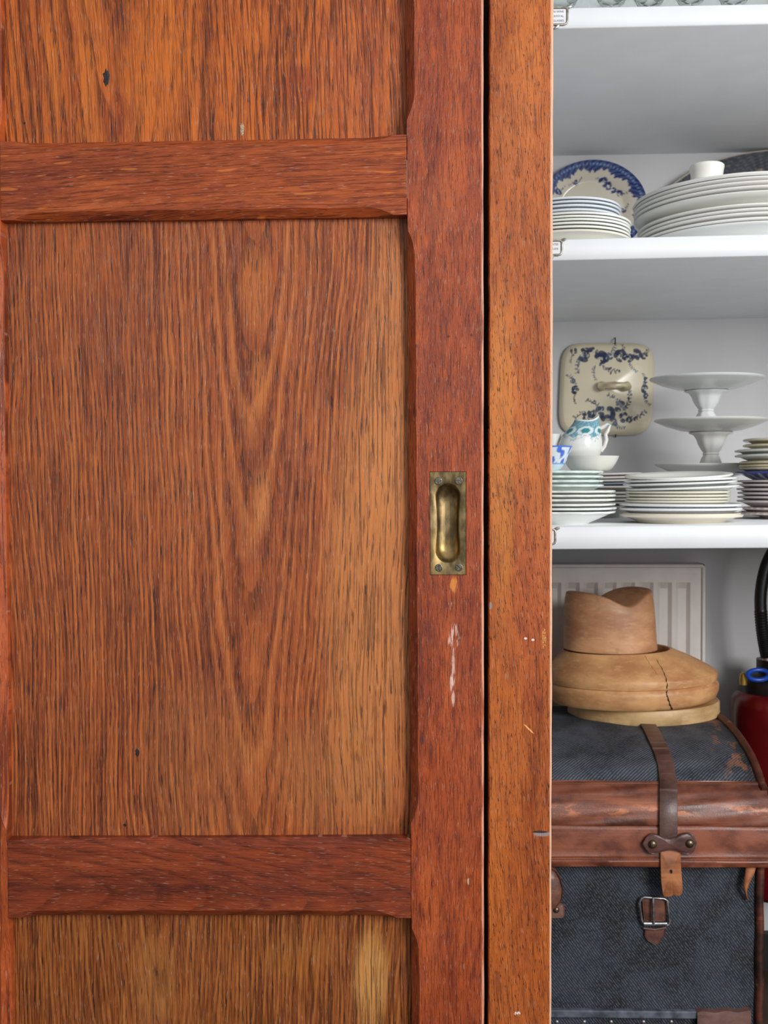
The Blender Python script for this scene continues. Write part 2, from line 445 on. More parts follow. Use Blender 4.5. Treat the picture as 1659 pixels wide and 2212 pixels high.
# right stile: left arris x=879.3@256 .. 889@2008, right arris 1044@0 .. 1046@2212
la = lambda y: 878.6 + (y-256)*0.0058
ra = lambda y: 1044.5 + y*0.0007
SA0, SA1 = dz(la(BOTY), BOTY), dz(la(TOPY), TOPY)
SB0, SB1 = dz(ra(BOTY), BOTY), dz(ra(TOPY), TOPY)
Ls = (Vector(SA1)-Vector(SA0)).length
def ty(py): return (dz(900, py)[1]-dz(900, BOTY)[1])/(dz(900, TOPY)[1]-dz(900, BOTY)[1])*Ls
hx0, hz0 = dz(928.6, 1242.6); hx1, hz1 = dz(1007.2, 1019.0)
member('stile', stile_oak, door, SA0, SA1, SB0, SB1, D0, 0.036,
       segA=[(ty(2500), ty(2006)), (ty(1778), ty(498)), (ty(258), ty(-200))], CA=0.0084, tr=0.034, minB=0.0036, hole=(hx0, ty(1242.6), hx1, ty(1019.0)))
# left stile
ll = lambda y: -4.2 + y*0.0108
EA0, EA1 = dz(-190, BOTY), dz(-215, TOPY)
EB0, EB1 = dz(ll(BOTY), BOTY), dz(ll(TOPY), TOPY)
member('stile', left_oak, door, EA0, EA1, EB0, EB1, D0, 0.036, segB=[(ty(2500), ty(2006)), (ty(1786), ty(498)), (ty(258), ty(-200))], CB=0.0084, tr=0.034)
# rails
def rail(name, mat, yl_top, yr_top, yl_bot, yr_bot):
    xl0, xr0 = ll(yl_bot)+0.8, la(yr_bot)-0.8
    xl1, xr1 = ll(yl_top)+0.8, la(yr_top)-0.8
    A0, A1 = dz(xl0, yl_bot), dz(xr0, yr_bot); B0, B1 = dz(xl1, yl_top), dz(xr1, yr_top)
    L = (Vector(A1)-Vector(A0)).length
    s = L/(xr0-xl0)
    return member(name, mat, door, A0, A1, B0, B1, D0+0.0004, 0.032, segA=[(28*s, L-30*s)], segB=[(27*s, L-30*s)], tr=0.033)
rail('rail', rail_oak, 305.5, 290.5, 476, 463.5)
rail('rail', rail2_oak, 1816, 1812.5, 1983, 1984)
# panels, set back behind the frame
def panel(name, mat, py0, py1):
    x0, z1 = dz(-60, py0); x1, z0 = dz(930, py1)
    b = MB(); b.box(x0, x1, D0+REC, D0+REC+0.010, z0, z1)
    return b.build(name, mat, door, smooth=False)
panel('panel', top_oak, TOPY, 330); panel('panel', mid_oak, 430, 1850); panel('panel', bot_oak, 1940, BOTY)
# knots, filled holes and nicks in the panels
def nick(px, py, w, h, c, Y=D0+REC, depth=0.0012):
    b = MB(); X, Z = P(px, py, Y).x, P(px, py, Y).z; n = 14
    rows = []
    for q, dy in ((1.0, 0.0), (0.8, -0.0004), (0.4, -0.0003)):
        rows.append([(X+w*q*math.cos(2*PI*i/n)*(1+.25*math.sin(i*2.4)), Y+dy-0.0002, Z+h*q*math.sin(2*PI*i/n)*(1+.2*math.cos(i*3.1))) for i in range(n)])
    k0 = b.quadstrip(rows, True); b.cap([k0+2*n+i for i in range(n)])
    return b.build('knot', c, door)
knotd = plain('knot_dark', rgb(44, 34, 34), 0.5, var=0.5, scale=900); knotl = plain('knot_pale', rgb(190, 160, 130), 0.6, var=0.4, scale=900)
nick(230, 168, 0.0036, 0.0088, knotd); nick(523, 279, 0.0022, 0.0070, knotl); nick(297, 1625, 0.0022, 0.0046, knotd); nick(53, 266, 0.0012, 0.0014, knotd)
nick(270, 1782, 0.0018, 0.0018, knotd); nick(236, 1982, 0.0013, 0.0018, knotd)

# brass flush pull
kb = Mat('aged_brass')
nb = kb.noise(kb.x*130, kb.y*130, kb.z*70, 4); nb2 = kb.noise(kb.x*30, kb.y*30, kb.z*30, 3)
cb_ = kb.mix(nb.step(0.35, 0.7), rgb(108, 90, 62), rgb(160, 136, 94)); cb_ = kb.mix(nb2.step(0.5, 0.75)*0.5, cb_, rgb(168, 134, 74))
kb.set('Base Color', cb_).set('Metallic', 0.85).set('Roughness', nb.step(0.3, 0.7, 0.30, 0.46)).bump(nb, 0.15, 0.0003)
brass = kb.m
steel = plain('dull_screw', rgb(120, 112, 98), 0.42, 0.8, var=0.3, scale=600)
px0, px1, pz0, pz1 = hx0+0.0007, hx1-0.0003, hz0+0.0006, hz1-0.0002
pcx, pcz = (px0+px1)/2-0.0002, (pz0+pz1)/2
pull = thing('flush_pull', (0, 0, 0), None, None)
pull.parent = door; pull.location = Vector((pcx, D0, pcz))-Vector(door['_org']); pull['_org'] = (pcx, D0, pcz)
N = 128
def outline(kind, a):
    ca, sa = math.cos(a), math.sin(a)
    hw, hh = (px1-px0)/2, (pz1-pz0)/2
    if kind == 'rect':
        # march corners: direction through a stretched ray
        dx, dzz = ca*hw, sa*hh
        s = 1/max(abs(dx)/hw, abs(dzz)/hh)
        return dx*s, dzz*s
    w, h, waist = kind
    # stadium with a pinched waist
    r = w; sh = h-r
    x = r*ca; z = r*sa + (sh if sa > 0.0001 else (-sh if sa < -0.0001 else 0))
    # spread straight part
    if abs(sa) < 0.55:
        z = sa/0.55*(sh + r*0.55); x = math.copysign(math.sqrt(max(0, 1-0.55**2))*r + (1-abs(sa)/0.55)*r*(1-math.sqrt(1-0.55**2))*0.0, ca)
        x = math.copysign(r*(0.835+0.165*(1-(abs(sa)/0.55)**2)**0 ), ca) if False else math.copysign(r, ca)*1.0
        # blend so the straight side meets the arc
        tt = abs(sa)/0.55
        x = math.copysign(r*lerp(1.0, math.sqrt(1-0.55**2), max(0, (tt-0.86)/0.14)**1.6), ca)
    x *= 1 - waist*math.exp(-(z/(h*0.5))**4)
    return x, z
hb = MB(); rows = []
u = (px1-px0)/74.0                                # one photo pixel on the pull
prof = [('rect', 0.0016), ('rect', 0.0), ((26.5*u, 84*u, 0.10), 0.0), ((25.4*u, 82.6*u, 0.11), 0.0004), ((24.2*u, 80.5*u, 0.11), 0.0016), ((23.0*u, 77.5*u, 0.09), 0.0050),
        ((21.5*u, 72*u, 0.05), 0.0080), ((19.5*u, 67*u, 0.0), 0.0094), ((16*u, 63*u, 0), 0.0108), ((10*u, 56*u, 0), 0.0122), ((5*u, 46*u, 0), 0.0126)]
angs = [2*PI*i/N for i in range(N)]
for kd, dy in prof:
    rr = []
    for i, a in enumerate(angs):
        if kd == 'rect':
            hw, hh = (px1-px0)/2, (pz1-pz0)/2
            x, z = outline((26.5*u, 84*u, 0.10), a)
            # cast from the spine to the rectangle
            sz = max(-hh*0.55, min(hh*0.55, z*0.62))
            ddx, ddz = x, z-sz
            s = min(hw/abs(ddx) if abs(ddx) > 1e-9 else 1e9, (hh-sz)/ddz if ddz > 1e-9 else ((-hh-sz)/ddz if ddz < -1e-9 else 1e9))
            rr.append([ddx*s, sz+ddz*s])
        else: rr.append(list(outline(kd, a)))
    if kd == 'rect':
        for sx in (-1, 1):
            for sz in (-1, 1):
                tgt = ((px1-px0)/2*sx, (pz1-pz0)/2*sz)
                j = min(range(N), key=lambda q: (rr[q][0]-tgt[0])**2+(rr[q][1]-tgt[1])**2)
                rr[j] = list(tgt)
    rows.append([(pcx+x, D0+0.0006+dy, pcz+z) for x, z in rr])
k0 = hb.quadstrip(rows, True, flip=True); hb.cap([k0+(len(rows)-1)*N+i for i in range(N)])
hb.build('plate', brass, pull, angle=50)
for (sx, sy, ang) in ((947, 1039.5, 0.2), (991, 1038.5, 0.0), (948, 1226.5, 1.57), (991.5, 1226, -0.85)):
    q = P(sx, sy, D0); b = MB(); n = 28; r = 0.0041; rows = []
    for rr_, dy in ((r, 0.0006), (r*0.97, -0.0001), (r*0.86, -0.0003)):
        rows.append([(q.x+rr_*math.cos(2*PI*i/n), D0+dy, q.z+rr_*math.sin(2*PI*i/n)) for i in range(n)])
    b.quadstrip(rows, True, flip=True)
    # head in two halves, leaving the slot
    ca, sa = math.cos(ang), math.sin(ang); g = 0.00045; R2 = r*0.86
    for sg in (-1, 1):
        pts = []
        a0 = math.asin(g/R2)
        for i in range(15):
            a = a0 + (PI-2*a0)*i/14
            lx, lz = R2*math.cos(a), sg*R2*math.sin(a)
            pts.append((q.x+lx*ca-lz*sa, D0-0.0003, q.z+lx*sa+lz*ca))
        b.ngon(pts)
    lx = R2
    b.ngon([(q.x+a*ca-c*sa, D0+0.0005, q.z+a*sa+c*ca) for a, c in ((-lx, -g*1.5), (lx, -g*1.5), (lx, g*1.5), (-lx, g*1.5))])
    b.build('screw', steel, pull, angle=30)

# oak post beside the door, with an added dark strip that keeps the gap black
post = thing('trim_1', P(1125, 2330, D0+0.02), 'golden-brown oak upright between the sliding door and the white shelves', 'door frame post')
post['kind'] = 'structure'
lp = lambda y: 1057.6 - y*0.0011
rp = lambda y: 1195.6 - y*0.0022
Yp = D0+0.003
def pz(px, py): return P(px, py, Yp).x, P(px, py, Yp).z
member('board', post_oak, post, pz(lp(BOTY), BOTY), pz(lp(TOPY), TOPY), pz(rp(BOTY), BOTY), pz(rp(TOPY), TOPY), Yp, 0.040, minA=0.0010, minB=0.0016, wob=0.0003)
b = MB(); xa = P(1000, 1100, D0+0.05).x; xb_ = P(1085, 1100, D0+0.05).x
b.box(xa, xb_, D0+0.042, D0+0.054, post['_org'][2], PZ(1100, TOPY, D0))
b.build('gap_strip', gapdark, post, smooth=False)

# ------------------------------------------------------------------ shelves
SHX0, SHX1 = -0.749, 0.979
def shelf_edge(yl, yr):                       # (z at x, slope) from the photo edge, x 1195 to 1655
    a, b_ = P(1195, yl, D1), P(1655, yr, D1)
    sl = (b_.z-a.z)/(b_.x-a.x)
    return lambda x: a.z + (x-a.x)*sl
edges = {'a': (shelf_edge(17, 8), shelf_edge(62, 52.5)), 'b': (shelf_edge(517.5, 505.5), shelf_edge(563, 553)), 'c': (shelf_edge(1138, 1133), shelf_edge(1187, 1184))}
shelf_obj = {}
for key, lab in (('a', 'topmost white painted shelf, carrying the glasses'), ('b', 'white painted shelf carrying the two stacks of large plates'),
                 ('c', 'lowest white painted shelf, above the hat block and trunk')):
    zt_, zb_ = edges[key]
    root = thing('shelf', (0.2, D1, zb_(0.2)), lab, 'shelf')
    b = MB()
    N2 = 40
    rows = []
    for i in range(N2+1):
        x = lerp(SHX0, SHX1, i/N2); zt2, zb2 = zt_(x), zb_(x); e = 0.0015
        rows.append([(x, D2, zb2), (x, D1+e, zb2), (x, D1, zb2+e), (x, D1, zt2-e), (x, D1+e, zt2), (x, D2, zt2)])
    k0 = b.quadstrip(rows, True)
    n = 6
    b.cap([k0+j for j in range(n)]); b.cap([k0+N2*n+j for j in range(n)][::-1])
    b.build('board', paint, root, angle=60)
    shelf_obj[key] = root
zA, zB, zC = edges['a'][0], edges['b'][0], edges['c'][0]

# label holders on the shelf fronts
pewter = plain('pewter', rgb(176, 170, 160), 0.35, 0.8, var=0.25, scale=200)
card = plain('white_card', rgb(232, 232, 234), 0.7)
ink = plain('grey_ink', rgb(70, 76, 100), 0.7)
def text_mesh(mb, lines, right_x, z_top, size, gap, Y, m=1):
    for i, tx in enumerate(lines):
        cu = bpy.data.curves.new('t', 'FONT'); cu.body = tx; cu.size = size; cu.align_x = 'RIGHT'
        ob = bpy.data.objects.new('t', cu); col.objects.link(ob)
        dg = bpy.context.evaluated_depsgraph_get(); dg.update()
        me = ob.evaluated_get(dg).to_mesh()
        b0 = len(mb.v)
        mb.v += [(right_x+v.co.x, Y, z_top-i*gap+v.co.y) for v in me.vertices]
        for p in me.polygons: mb.f.append(tuple(b0+k for k in p.vertices)); mb.m.append(m)
        ob.evaluated_get(dg).to_mesh_clear(); bpy.data.objects.remove(ob); bpy.data.curves.remove(cu)
def holder(key, xr, yt, yb, lines, flare=True):
    root = shelf_obj[key]; Y = D1-0.0012
    b = MB(); pr = P(xr, yt, Y); pb = P(xr, yb, Y); wd = 0.062
    x1, z1, z0 = pr.x, pr.z, pb.z; x0 = x1-wd; r = 0.0016
    mid = [(x0, Y, z1), (x1-0.004, Y, z1), (x1-0.001, Y, z1-0.0012), (x1, Y, z1-0.004), (x1, Y, z0+0.005), (x1-0.0015, Y, z0+0.0015), (x1-0.005, Y, z0), (x0, Y, z0)]
    b.tube(mid, r, 10)
    for zz, sg in ((z1, 1), (z0, -1)):                      # flared ears with fixing pins
        b.tube([(x1-0.001, Y, zz), (x1+0.003, Y, zz+0.001*sg), (x1+0.006, Y, zz+0.0018*sg)] if sg > 0 else [(x1-0.012, Y, zz), (x1-0.014, Y, zz-0.003), (x1-0.018, Y, zz-0.0052)], [r, r*1.5, r*0.7], 8)
    h = b.build('label_holder', pewter, root)
    c = MB(); c.box(x0, x1-0.002, D1-0.0009, D1-0.0003, z0+0.002, z1-0.002)
    text_mesh(c, lines, x1-0.005, z1-0.0068, 0.0040, 0.0062, D1-0.0011)
    cc = c.build('paper_card', [card, ink], None, smooth=False, origin=Vector(root['_org']))
    cc.parent = h; cc.location = (0, 0, 0); cc['label'] = 'white paper card with small printed lines'
holder('a', 1226, 16, 53, ['THINGS ON WINE', 'CRYSTAL', 'CRYSTAL GLASSES'])
holder('b', 1214, 519, 551, ['LARGE PLATES', 'AND LIDS'])
holder('c', 1200, 1143, 1176, ['PLATES'])

# ------------------------------------------------------------------ crockery
WHITE = (0.80, 0.81, 0.77); CREAM = (0.78, 0.70, 0.52); GREENW = (0.78, 0.88, 0.84); BLUEW = (0.74, 0.79, 0.84); MAUVE = (0.52, 0.46, 0.45); PINK = (0.62, 0.50, 0.44)
def plate_mesh(R, h, rf, t=0.0032, scal=0.0, nl=12, colr=WHITE, rim=None, under=None, paint=None, NA=120, nr=1, deep=0.35, rimw=0.0):
    """turned plate: foot ring, well, flaring wall and rolled rim; returns an MB and colours"""
    e = t*0.5
    prof = [(0.0, 0.0016), (rf-0.004, 0.0016), (rf-0.003, 0.0), (rf-0.0005, 0.0), (rf+0.001, 0.002), (lerp(rf, R, 0.30), h*deep*0.8+0.0012), (lerp(rf, R, 0.62), h*0.62), (lerp(rf, R, 0.86), h*0.84),
            (R-e*0.8, h-t), (R, h-e), (R-e*0.5, h-0.0002), (R-e*1.6, h), (lerp(rf, R, 0.84), h*0.86+t*0.9), (lerp(rf, R, 0.60), h*0.62+t), (lerp(rf, R, 0.28), h*deep*0.8+t+0.0012), (rf*0.92, 0.0016+t), (rf*0.5, 0.0014+t), (0.0, 0.0013+t)]
    b = MB(); cols = []
    for pi, (r, z) in enumerate(prof):
        for j in range(NA):
            a = 2*PI*j/NA
            k = (r/R)**3
            lob = abs(math.sin(nl*a/2))
            rr = r*(1 - scal*k*(1-lob**0.7))
            zz = z + scal*0.12*R*k*(lob-0.5)*0.6
            b.v.append((rr*math.cos(a), rr*math.sin(a), zz))
            c = colr
            if under and pi < 8: c = under
            if rim and 8 <= pi <= 11: c = rim
            if paint: c = paint(r/R, a, pi) or c
            cols.append((*c, 1))
    n = NA
    for i in range(len(prof)-1):
        for j in range(n):
            b.f.append((i*n+j, i*n+(j+1) % n, (i+1)*n+(j+1) % n, (i+1)*n+j)); b.m.append(0)
    return b, cols
ORD = ['top', 'second', 'third', 'fourth', 'fifth', 'sixth', 'seventh', 'eighth', 'ninth', 'tenth', 'eleventh', 'twelfth', 'thirteenth', 'fourteenth', 'fifteenth', 'sixteenth']
protos = {}
def put_plate(key, params, loc, label, cat, group, rot=(0, 0, 0), name='plate', sc_=(1, 1, 1)):
    if key not in protos:
        b, c = plate_mesh(**params)
        o = b.build(name, glaze, colors=c, angle=50)
        protos[key] = o
    else:
        o = protos[key].copy(); col.objects.link(o)
    o.name = name
    o.location = loc; o.scale = sc_
    o.rotation_euler = (Matrix.Rotation(rot[1], 3, 'Y') @ Matrix.Rotation(rot[0], 3, 'X') @ Matrix.Rotation(rot[2], 3, 'Z')).to_euler()
    return tag(o, label, cat, group)
def jit(a): return random.uniform(-a, a)
def stack(rows, Yc, cx, where, group, h_default=0.02, cat='plate'):
    """rows top to bottom: dict(key, y=rim photo row at yref depth, R, ...)"""
    n = len(rows)
    for i, r in enumerate(rows):
        ord_ = ('top plate' if i == 0 else 'bottom plate' if i == n-1 else ORD[i]+' plate from the top')
        adj = r.get('adj', 'white')
        z = PZ(r.get('cx', cx), r['y'], r.get('Y', Yc)) - r['p']['h']
        if i == n-1 and 'shelf' in r: z = r['shelf']
        loc = (PX(r.get('cx', cx), r['y'], Yc)+jit(0.0008), Yc+jit(0.0008), z)
        put_plate(r['key'], r['p'], loc, f"{adj} {r.get('noun', 'plate')}, {ord_.replace(' plate', '')} in the stack {where}", r.get('cat', cat), group,
                  rot=(r.get('rx', 0)+jit(0.003), r.get('ry', 0)+jit(0.003), random.uniform(0, 6.28)))
# -- shelf b, left stack
def K(key, y, p, **kw): return dict(key=key, y=y, p=p, **kw)
YL = 1.602
small = dict(R=0.0765, h=0.012, rf=0.045, colr=BLUEW, t=0.0030)
big = dict(R=0.0906, h=0.012, rf=0.055, colr=(0.86, 0.87, 0.81), t=0.0031)
zbl = zB(PX(1228, 510, YL))
bigb = dict(R=0.0915, h=PZ(1228, 494, YL-0.0915)-zbl, rf=0.055, colr=(0.79, 0.76, 0.66), t=0.0031)
rows = [K('bl_s', y, small, Y=YL-0.0765, adj='bluish white') for y in (424, 432, 440.5, 449)]
rows += [K('bl_b', y, big, Y=YL-0.0906) for y in (456.5, 463.5, 470.5, 478, 486)] + [K('bl_c', 494, bigb, Y=YL-0.0915, adj='cream white', shelf=zbl)]
stack(rows, YL, 1228, 'before the blue-rimmed plate', 'plates stacked below the blue-rimmed plate')
# -- shelf b, right stack of large platters
YR = 1.682
plat = dict(R=0.164, h=0.026, rf=0.10, colr=(0.86, 0.85, 0.81), t=0.0034, NA=160)
deepd = dict(R=0.163, h=0.040, rf=0.095, colr=(0.79, 0.79, 0.74), t=0.0036, NA=160)
zbr = zB(PX(1602, 510, YR))
lowd = dict(R=0.157, h=PZ(1600, 475.5, YR-0.157)-zbr, rf=0.11, colr=(0.77, 0.79, 0.76), t=0.0034, NA=160)
lowp = dict(R=0.157, h=0.023, rf=0.10, colr=(0.86, 0.85, 0.81), t=0.0034, NA=160)
rows = [K('br_p', y, plat, Y=YR-0.164, noun='platter', cat='platter') for y in (379, 388.5, 398.5)] + [K('br_d', 409, deepd, Y=YR-0.163, noun='deep platter', cat='platter')]
rows += [K('br_l', y, lowp, Y=YR-0.157, noun='platter', cat='platter') for y in (437, 447, 457, 467)] + [K('br_m', 475.5, lowd, Y=YR-0.157, noun='deep platter', cat='platter', shelf=zbr)]
# keep the lowest dish on the board
for r in rows: r['dz'] = 0
stack(rows, YR, 1602, 'in front of the dark platter', 'large platters stacked in front of the dark platter')
# lid with a flat knob on top of that stack
zl = PZ(1600, 379, YR-0.164)
lx = PX(1600, 379, YR)
lidr = thing('dish_lid', (lx, YR, zl), 'white round dish lid with a flat knob, crowning the stack of large platters', 'lid')
b = MB(); rows_ = []; cols = []
for r, z in ((0.150, 0.001), (0.1625, 0.0015), (0.164, 0.004), (0.1625, 0.0065), (0.14, 0.009), (0.10, 0.016), (0.05, 0.021), (0.001, 0.022)):
    rows_.append([(lx+r*math.cos(2*PI*j/140), YR+r*math.sin(2*PI*j/140), zl+z) for j in range(140)])
b.quadstrip(rows_, True); b.build('cover', glaze, lidr, colors=[(0.81, 0.80, 0.76, 1)]*len(b.v))
b = MB(); rows_ = []; kx = PX(1527, 366, YR-0.10); ky = YR-0.10; kz0 = zl+0.010; kzt = PZ(1527, 357.5, ky)
for r, f_ in ((0.0235, 0.0), (0.0228, 0.35), (0.0236, 0.6), (0.0246, 0.80), (0.0246, 0.93), (0.0232, 1.0), (0.020, 0.97), (0.001, 0.93)):
    rows_.append([(kx+r*math.cos(2*PI*j/60), ky+r*math.sin(2*PI*j/60), lerp(kz0, kzt, f_)) for j in range(60)])
b.quadstrip(rows_, True); b.build('knob', glaze, lidr, colors=[(0.84, 0.82, 0.76, 1)]*len(b.v))

# -- shelf c, front left stack of scalloped plates
YC = 1.602
zc_ = zC(PX(1215, 1130, YC))
gr = dict(R=0.0600, h=0.014, rf=0.034, colr=GREENW, scal=0.045, nl=14, t=0.0030)
wp = dict(R=0.0790, h=0.016, rf=0.040, colr=(0.86, 0.88, 0.82), scal=0.03, nl=12, t=0.0030)
wb2 = dict(R=0.0785, h=0.0152, rf=0.038, colr=(0.86, 0.89, 0.85), scal=0.03, nl=12, t=0.0030)
rows = [K('cl_g', y, gr, adj='pale green scalloped', noun='saucer', cat='saucer') for y in (1018, 1028, 1037.5, 1047)]
rows += [K('cl_w', y, wp, adj='white scalloped') for y in (1059, 1068, 1077)] + [K('cl_x', y, wb2, adj='white scalloped') for y in (1087, 1095.5, 1103.5)]
rows[-1]['shelf'] = zc_; rows[-1]['p'] = dict(wb2, h=PZ(1215, 1103, YC)-zc_); rows[-1]['key'] = 'cl_y'
stack(rows, YC, 1216, 'under the blue patterned cup', 'scalloped plates under the blue patterned cup')
# -- shelf c, centre stack
YM = 1.612
zm = zC(PX(1469, 1130, YM))
um = dict(R=0.0790, h=0.016, rf=0.046, colr=(0.87, 0.87, 0.82), t=0.0030)
uw = dict(R=0.0830, h=0.016, rf=0.046, colr=(0.86, 0.88, 0.86), t=0.0030)
mm = dict(R=0.0765, h=0.015, rf=0.052, colr=(0.79, 0.76, 0.64), t=0.0030)
lw = dict(R=0.0900, h=0.017, rf=0.058, colr=(0.85, 0.86, 0.88), t=0.0034)
lc = dict(R=0.0905, h=0.0165, rf=0.064, colr=(0.80, 0.73, 0.60), t=0.0040)
TY = 0.034*-1*-1
rows = [K('cm_a', 1024.5, um, ry=-TY, rx=0.06, cx=1465, adj='white tilted'), K('cm_b', 1033.5, uw, ry=-TY, rx=0.012, adj='white tilted'), K('cm_b', 1041, uw, ry=-TY, rx=0.01, adj='white tilted'), K('cm_b', 1051, uw, ry=-TY, rx=0.006, cx=1473, adj='white tilted')]
rows += [K('cm_m', y, mm, cx=1463, adj='cream') for y in (1060.5, 1067.5, 1074.5, 1080.5)] + [K('cm_l', y, lw, adj='bluish white wide') for y in (1087, 1096)]
rows += [K('cm_c', 1110.5, dict(lc, h=PZ(1469, 1109.5, YM)-zm), adj='cream wide', shelf=zm)]
stack(rows, YM, 1469, 'before the cake stands', 'plates stacked in front of the cake stands')
# -- shelf c, back stack between them
YK = 1.87
bk = dict(R=0.0790, h=0.016, rf=0.046, colr=(0.66, 0.62, 0.60), t=0.0032)
bd = dict(bk, colr=(0.20, 0.25, 0.30)); bg = dict(bk, R=0.074, colr=(0.58, 0.57, 0.53))
rows = [K('ck_a', 1022.5, bk, ry=-0.02, adj='greyish white'), K('ck_a', 1030, bk, ry=-0.02, adj='greyish white'), K('ck_a', 1036.5, bk, ry=-0.02, adj='greyish white'), K('ck_d', 1043, bd, ry=-0.02, adj='dark-rimmed'), K('ck_a', 1049, bk, adj='greyish white')]
zk = zC(PX(1290, 1100, YK))
rows += [K('ck_g', y, bg, adj='grey') for y in (1062, 1069, 1076, 1083)]
rows += [K('ck_g2', 1091, dict(bg, h=PZ(1289, 1091, YK)-zk), adj='grey', shelf=zk)]
stack(rows, YK, 1289, 'behind the scalloped plates', 'plates half hidden behind the scalloped plates')
# -- shelf c, right-hand stack
YQ = 1.72
zq = zC(PX(1712, 1100, YQ))
def bluerim(r, a, pi):
    if pi >= 5 and r > 0.5:
        return (0.03, 0.06, 0.28) if (math.sin(a*26)+math.sin(a*41+1)*0.7+ (r-0.8)*6) > -0.2 else (0.62, 0.66, 0.66)
qc = dict(R=0.0760, h=0.013, rf=0.046, colr=(0.76, 0.70, 0.52), t=0.0032)
qw = dict(R=0.0890, h=0.016, rf=0.055, colr=(0.76, 0.77, 0.72), t=0.0034)
qn = dict(R=0.0820, h=0.014, rf=0.055, colr=(0.75, 0.66, 0.46), t=0.0034)
qb = dict(R=0.0880, h=0.022, rf=0.045, colr=(0.66, 0.70, 0.70), rim=(0.05, 0.10, 0.40), t=0.0032, paint=bluerim)
qm = dict(R=0.0850, h=0.018, rf=0.050, colr=(0.64, 0.56, 0.56), t=0.0032)
qs = dict(R=0.0830, h=0.020, rf=0.044, colr=(0.66, 0.55, 0.52), t=0.0032, scal=0.03, nl=40)
rows = [K('cq_c', 952, qc, adj='small cream', ry=0.04), K('cq_c', 962, qc, adj='small cream', ry=0.02), K('cq_w', 971.5, qw, adj='white wide'), K('cq_w', 982, qw, adj='white wide'),
        K('cq_n', 997, qn, adj='cream'), K('cq_n', 1004, qn, adj='cream'), K('cq_n', 1010, qn, adj='cream'), K('cq_b', 1018, qb, adj='blue patterned', noun='bowl', cat='bowl')]
rows += [K('cq_m', y, qm, adj='mauve') for y in (1037, 1045, 1054, 1062.5, 1071, 1080)] + [K('cq_s', 1095, qs, adj='pinkish scalloped')]
rows += [K('cq_t', 1106, dict(qs, h=PZ(1712, 1106, YQ)-zq), adj='pinkish scalloped', shelf=zq)]
stack(rows, YQ, 1712, 'at the far right edge', 'plates in the stack cut off by the right edge')

# cake stands, one on the other
def stand(cx, yr, yfoot, Yc, label, tint):
    x = PX(cx, yr, Yc); zr = PZ(cx, yr, Yc); zf = yfoot if yfoot < 5 else PZ(cx, yfoot, Yc)
    t = thing('cake_stand', (x, Yc, zf), label, 'cake stand', 'white cake stands stacked against the wall')
    H = zr-zf; R = 0.0962
    cc = (*tint, 1)
    b = MB(); rows_ = []
    for r, z in ((0.001, -0.022), (0.034, -0.022), (0.036, -0.0205), (0.052, -0.018), (0.076, -0.0105), (0.092, -0.0035), (R-0.001, -0.002), (R, 0.0), (R-0.001, 0.0012), (0.088, -0.0005), (0.07, -0.008), (0.04, -0.0145), (0.001, -0.016)):
        rows_.append([(x+r*math.cos(2*PI*j/140), Yc+r*math.sin(2*PI*j/140), zr+z) for j in range(140)])
    b.quadstrip(rows_, True); b.build('dish', glaze, t, colors=[cc]*len(b.v), angle=50)
    b = MB(); rows_ = []
    pr = [(0.0375, 0.0), (0.0365, 0.025), (0.029, 0.07), (0.0245, 0.17), (0.0215, 0.30), (0.0165, 0.43), (0.0128, 0.50), (0.0142, 0.53), (0.0128, 0.56), (0.0165, 0.66), (0.0195, 0.80), (0.0225, 0.93), (0.0245, 1.0), (0.0235, 1.0), (0.002, 0.99)]
    for r, f_ in pr:
        z = lerp(zr-0.0215, zf, f_)
        rows_.append([(x+r*math.cos(2*PI*j/48)*(1+0.03*math.cos(8*2*PI*j/48)), Yc+r*math.sin(2*PI*j/48)*(1+0.03*math.cos(8*2*PI*j/48)), z) for j in range(48)])
    b.quadstrip(rows_, True, flip=True); b.build('pedestal', glaze, t, colors=[cc]*len(b.v), angle=50)
    return t
YS = 1.86
stand(1538, 1003.5, zC(PX(1538, 1003, YS)), YS, 'white porcelain cake stand, lowest of the three stacked, mostly hidden behind plates', (0.70, 0.69, 0.66))
stand(1536, 907.5, PZ(1538, 1003.5, YS)-0.014, YS, 'white porcelain cake stand, middle one of the three stacked', (0.74, 0.74, 0.71))
stand(1526, 817.5, PZ(1536, 907.5, YS)-0.014, YS, 'white porcelain cake stand, topmost of the three stacked', (0.76, 0.78, 0.78))

# ---- painting helpers for patterned pieces
def paint_petals(U, V, petals, base):
    c = np.tile(np.array(base, dtype=float), (len(U), 1))
    for (cx, cy, a, b_, ro, colr, al) in petals:
        dx, dy = U-cx, V-cy
        p = (dx*math.cos(ro)+dy*math.sin(ro))/a; q = (-dx*math.sin(ro)+dy*math.cos(ro))/b_
        m = np.clip((1.15-(p*p+q*q))*3.0, 0, 1)*al
        c = c*(1-m[:, None]) + np.array(colr)[None]*m[:, None]
    return c
def rose(cx, cy, r, dark, light, rs):
    out = []
    for i in range(7):
        a = rs.uniform(0, 6.28); d = r*rs.uniform(0.35, 0.75)
        out.append((cx+d*math.cos(a), cy+d*math.sin(a), r*rs.uniform(.34, .55), r*rs.uniform(.24, .40), a+1.4, dark, 0.9))
    for i in range(6):
        a = rs.uniform(0, 6.28); d = r*rs.uniform(0.1, 0.7)
        out.append((cx+d*math.cos(a), cy+d*math.sin(a), r*rs.uniform(.12, .24), r*rs.uniform(.06, .12), a+1.3, light, 0.7))
    return out
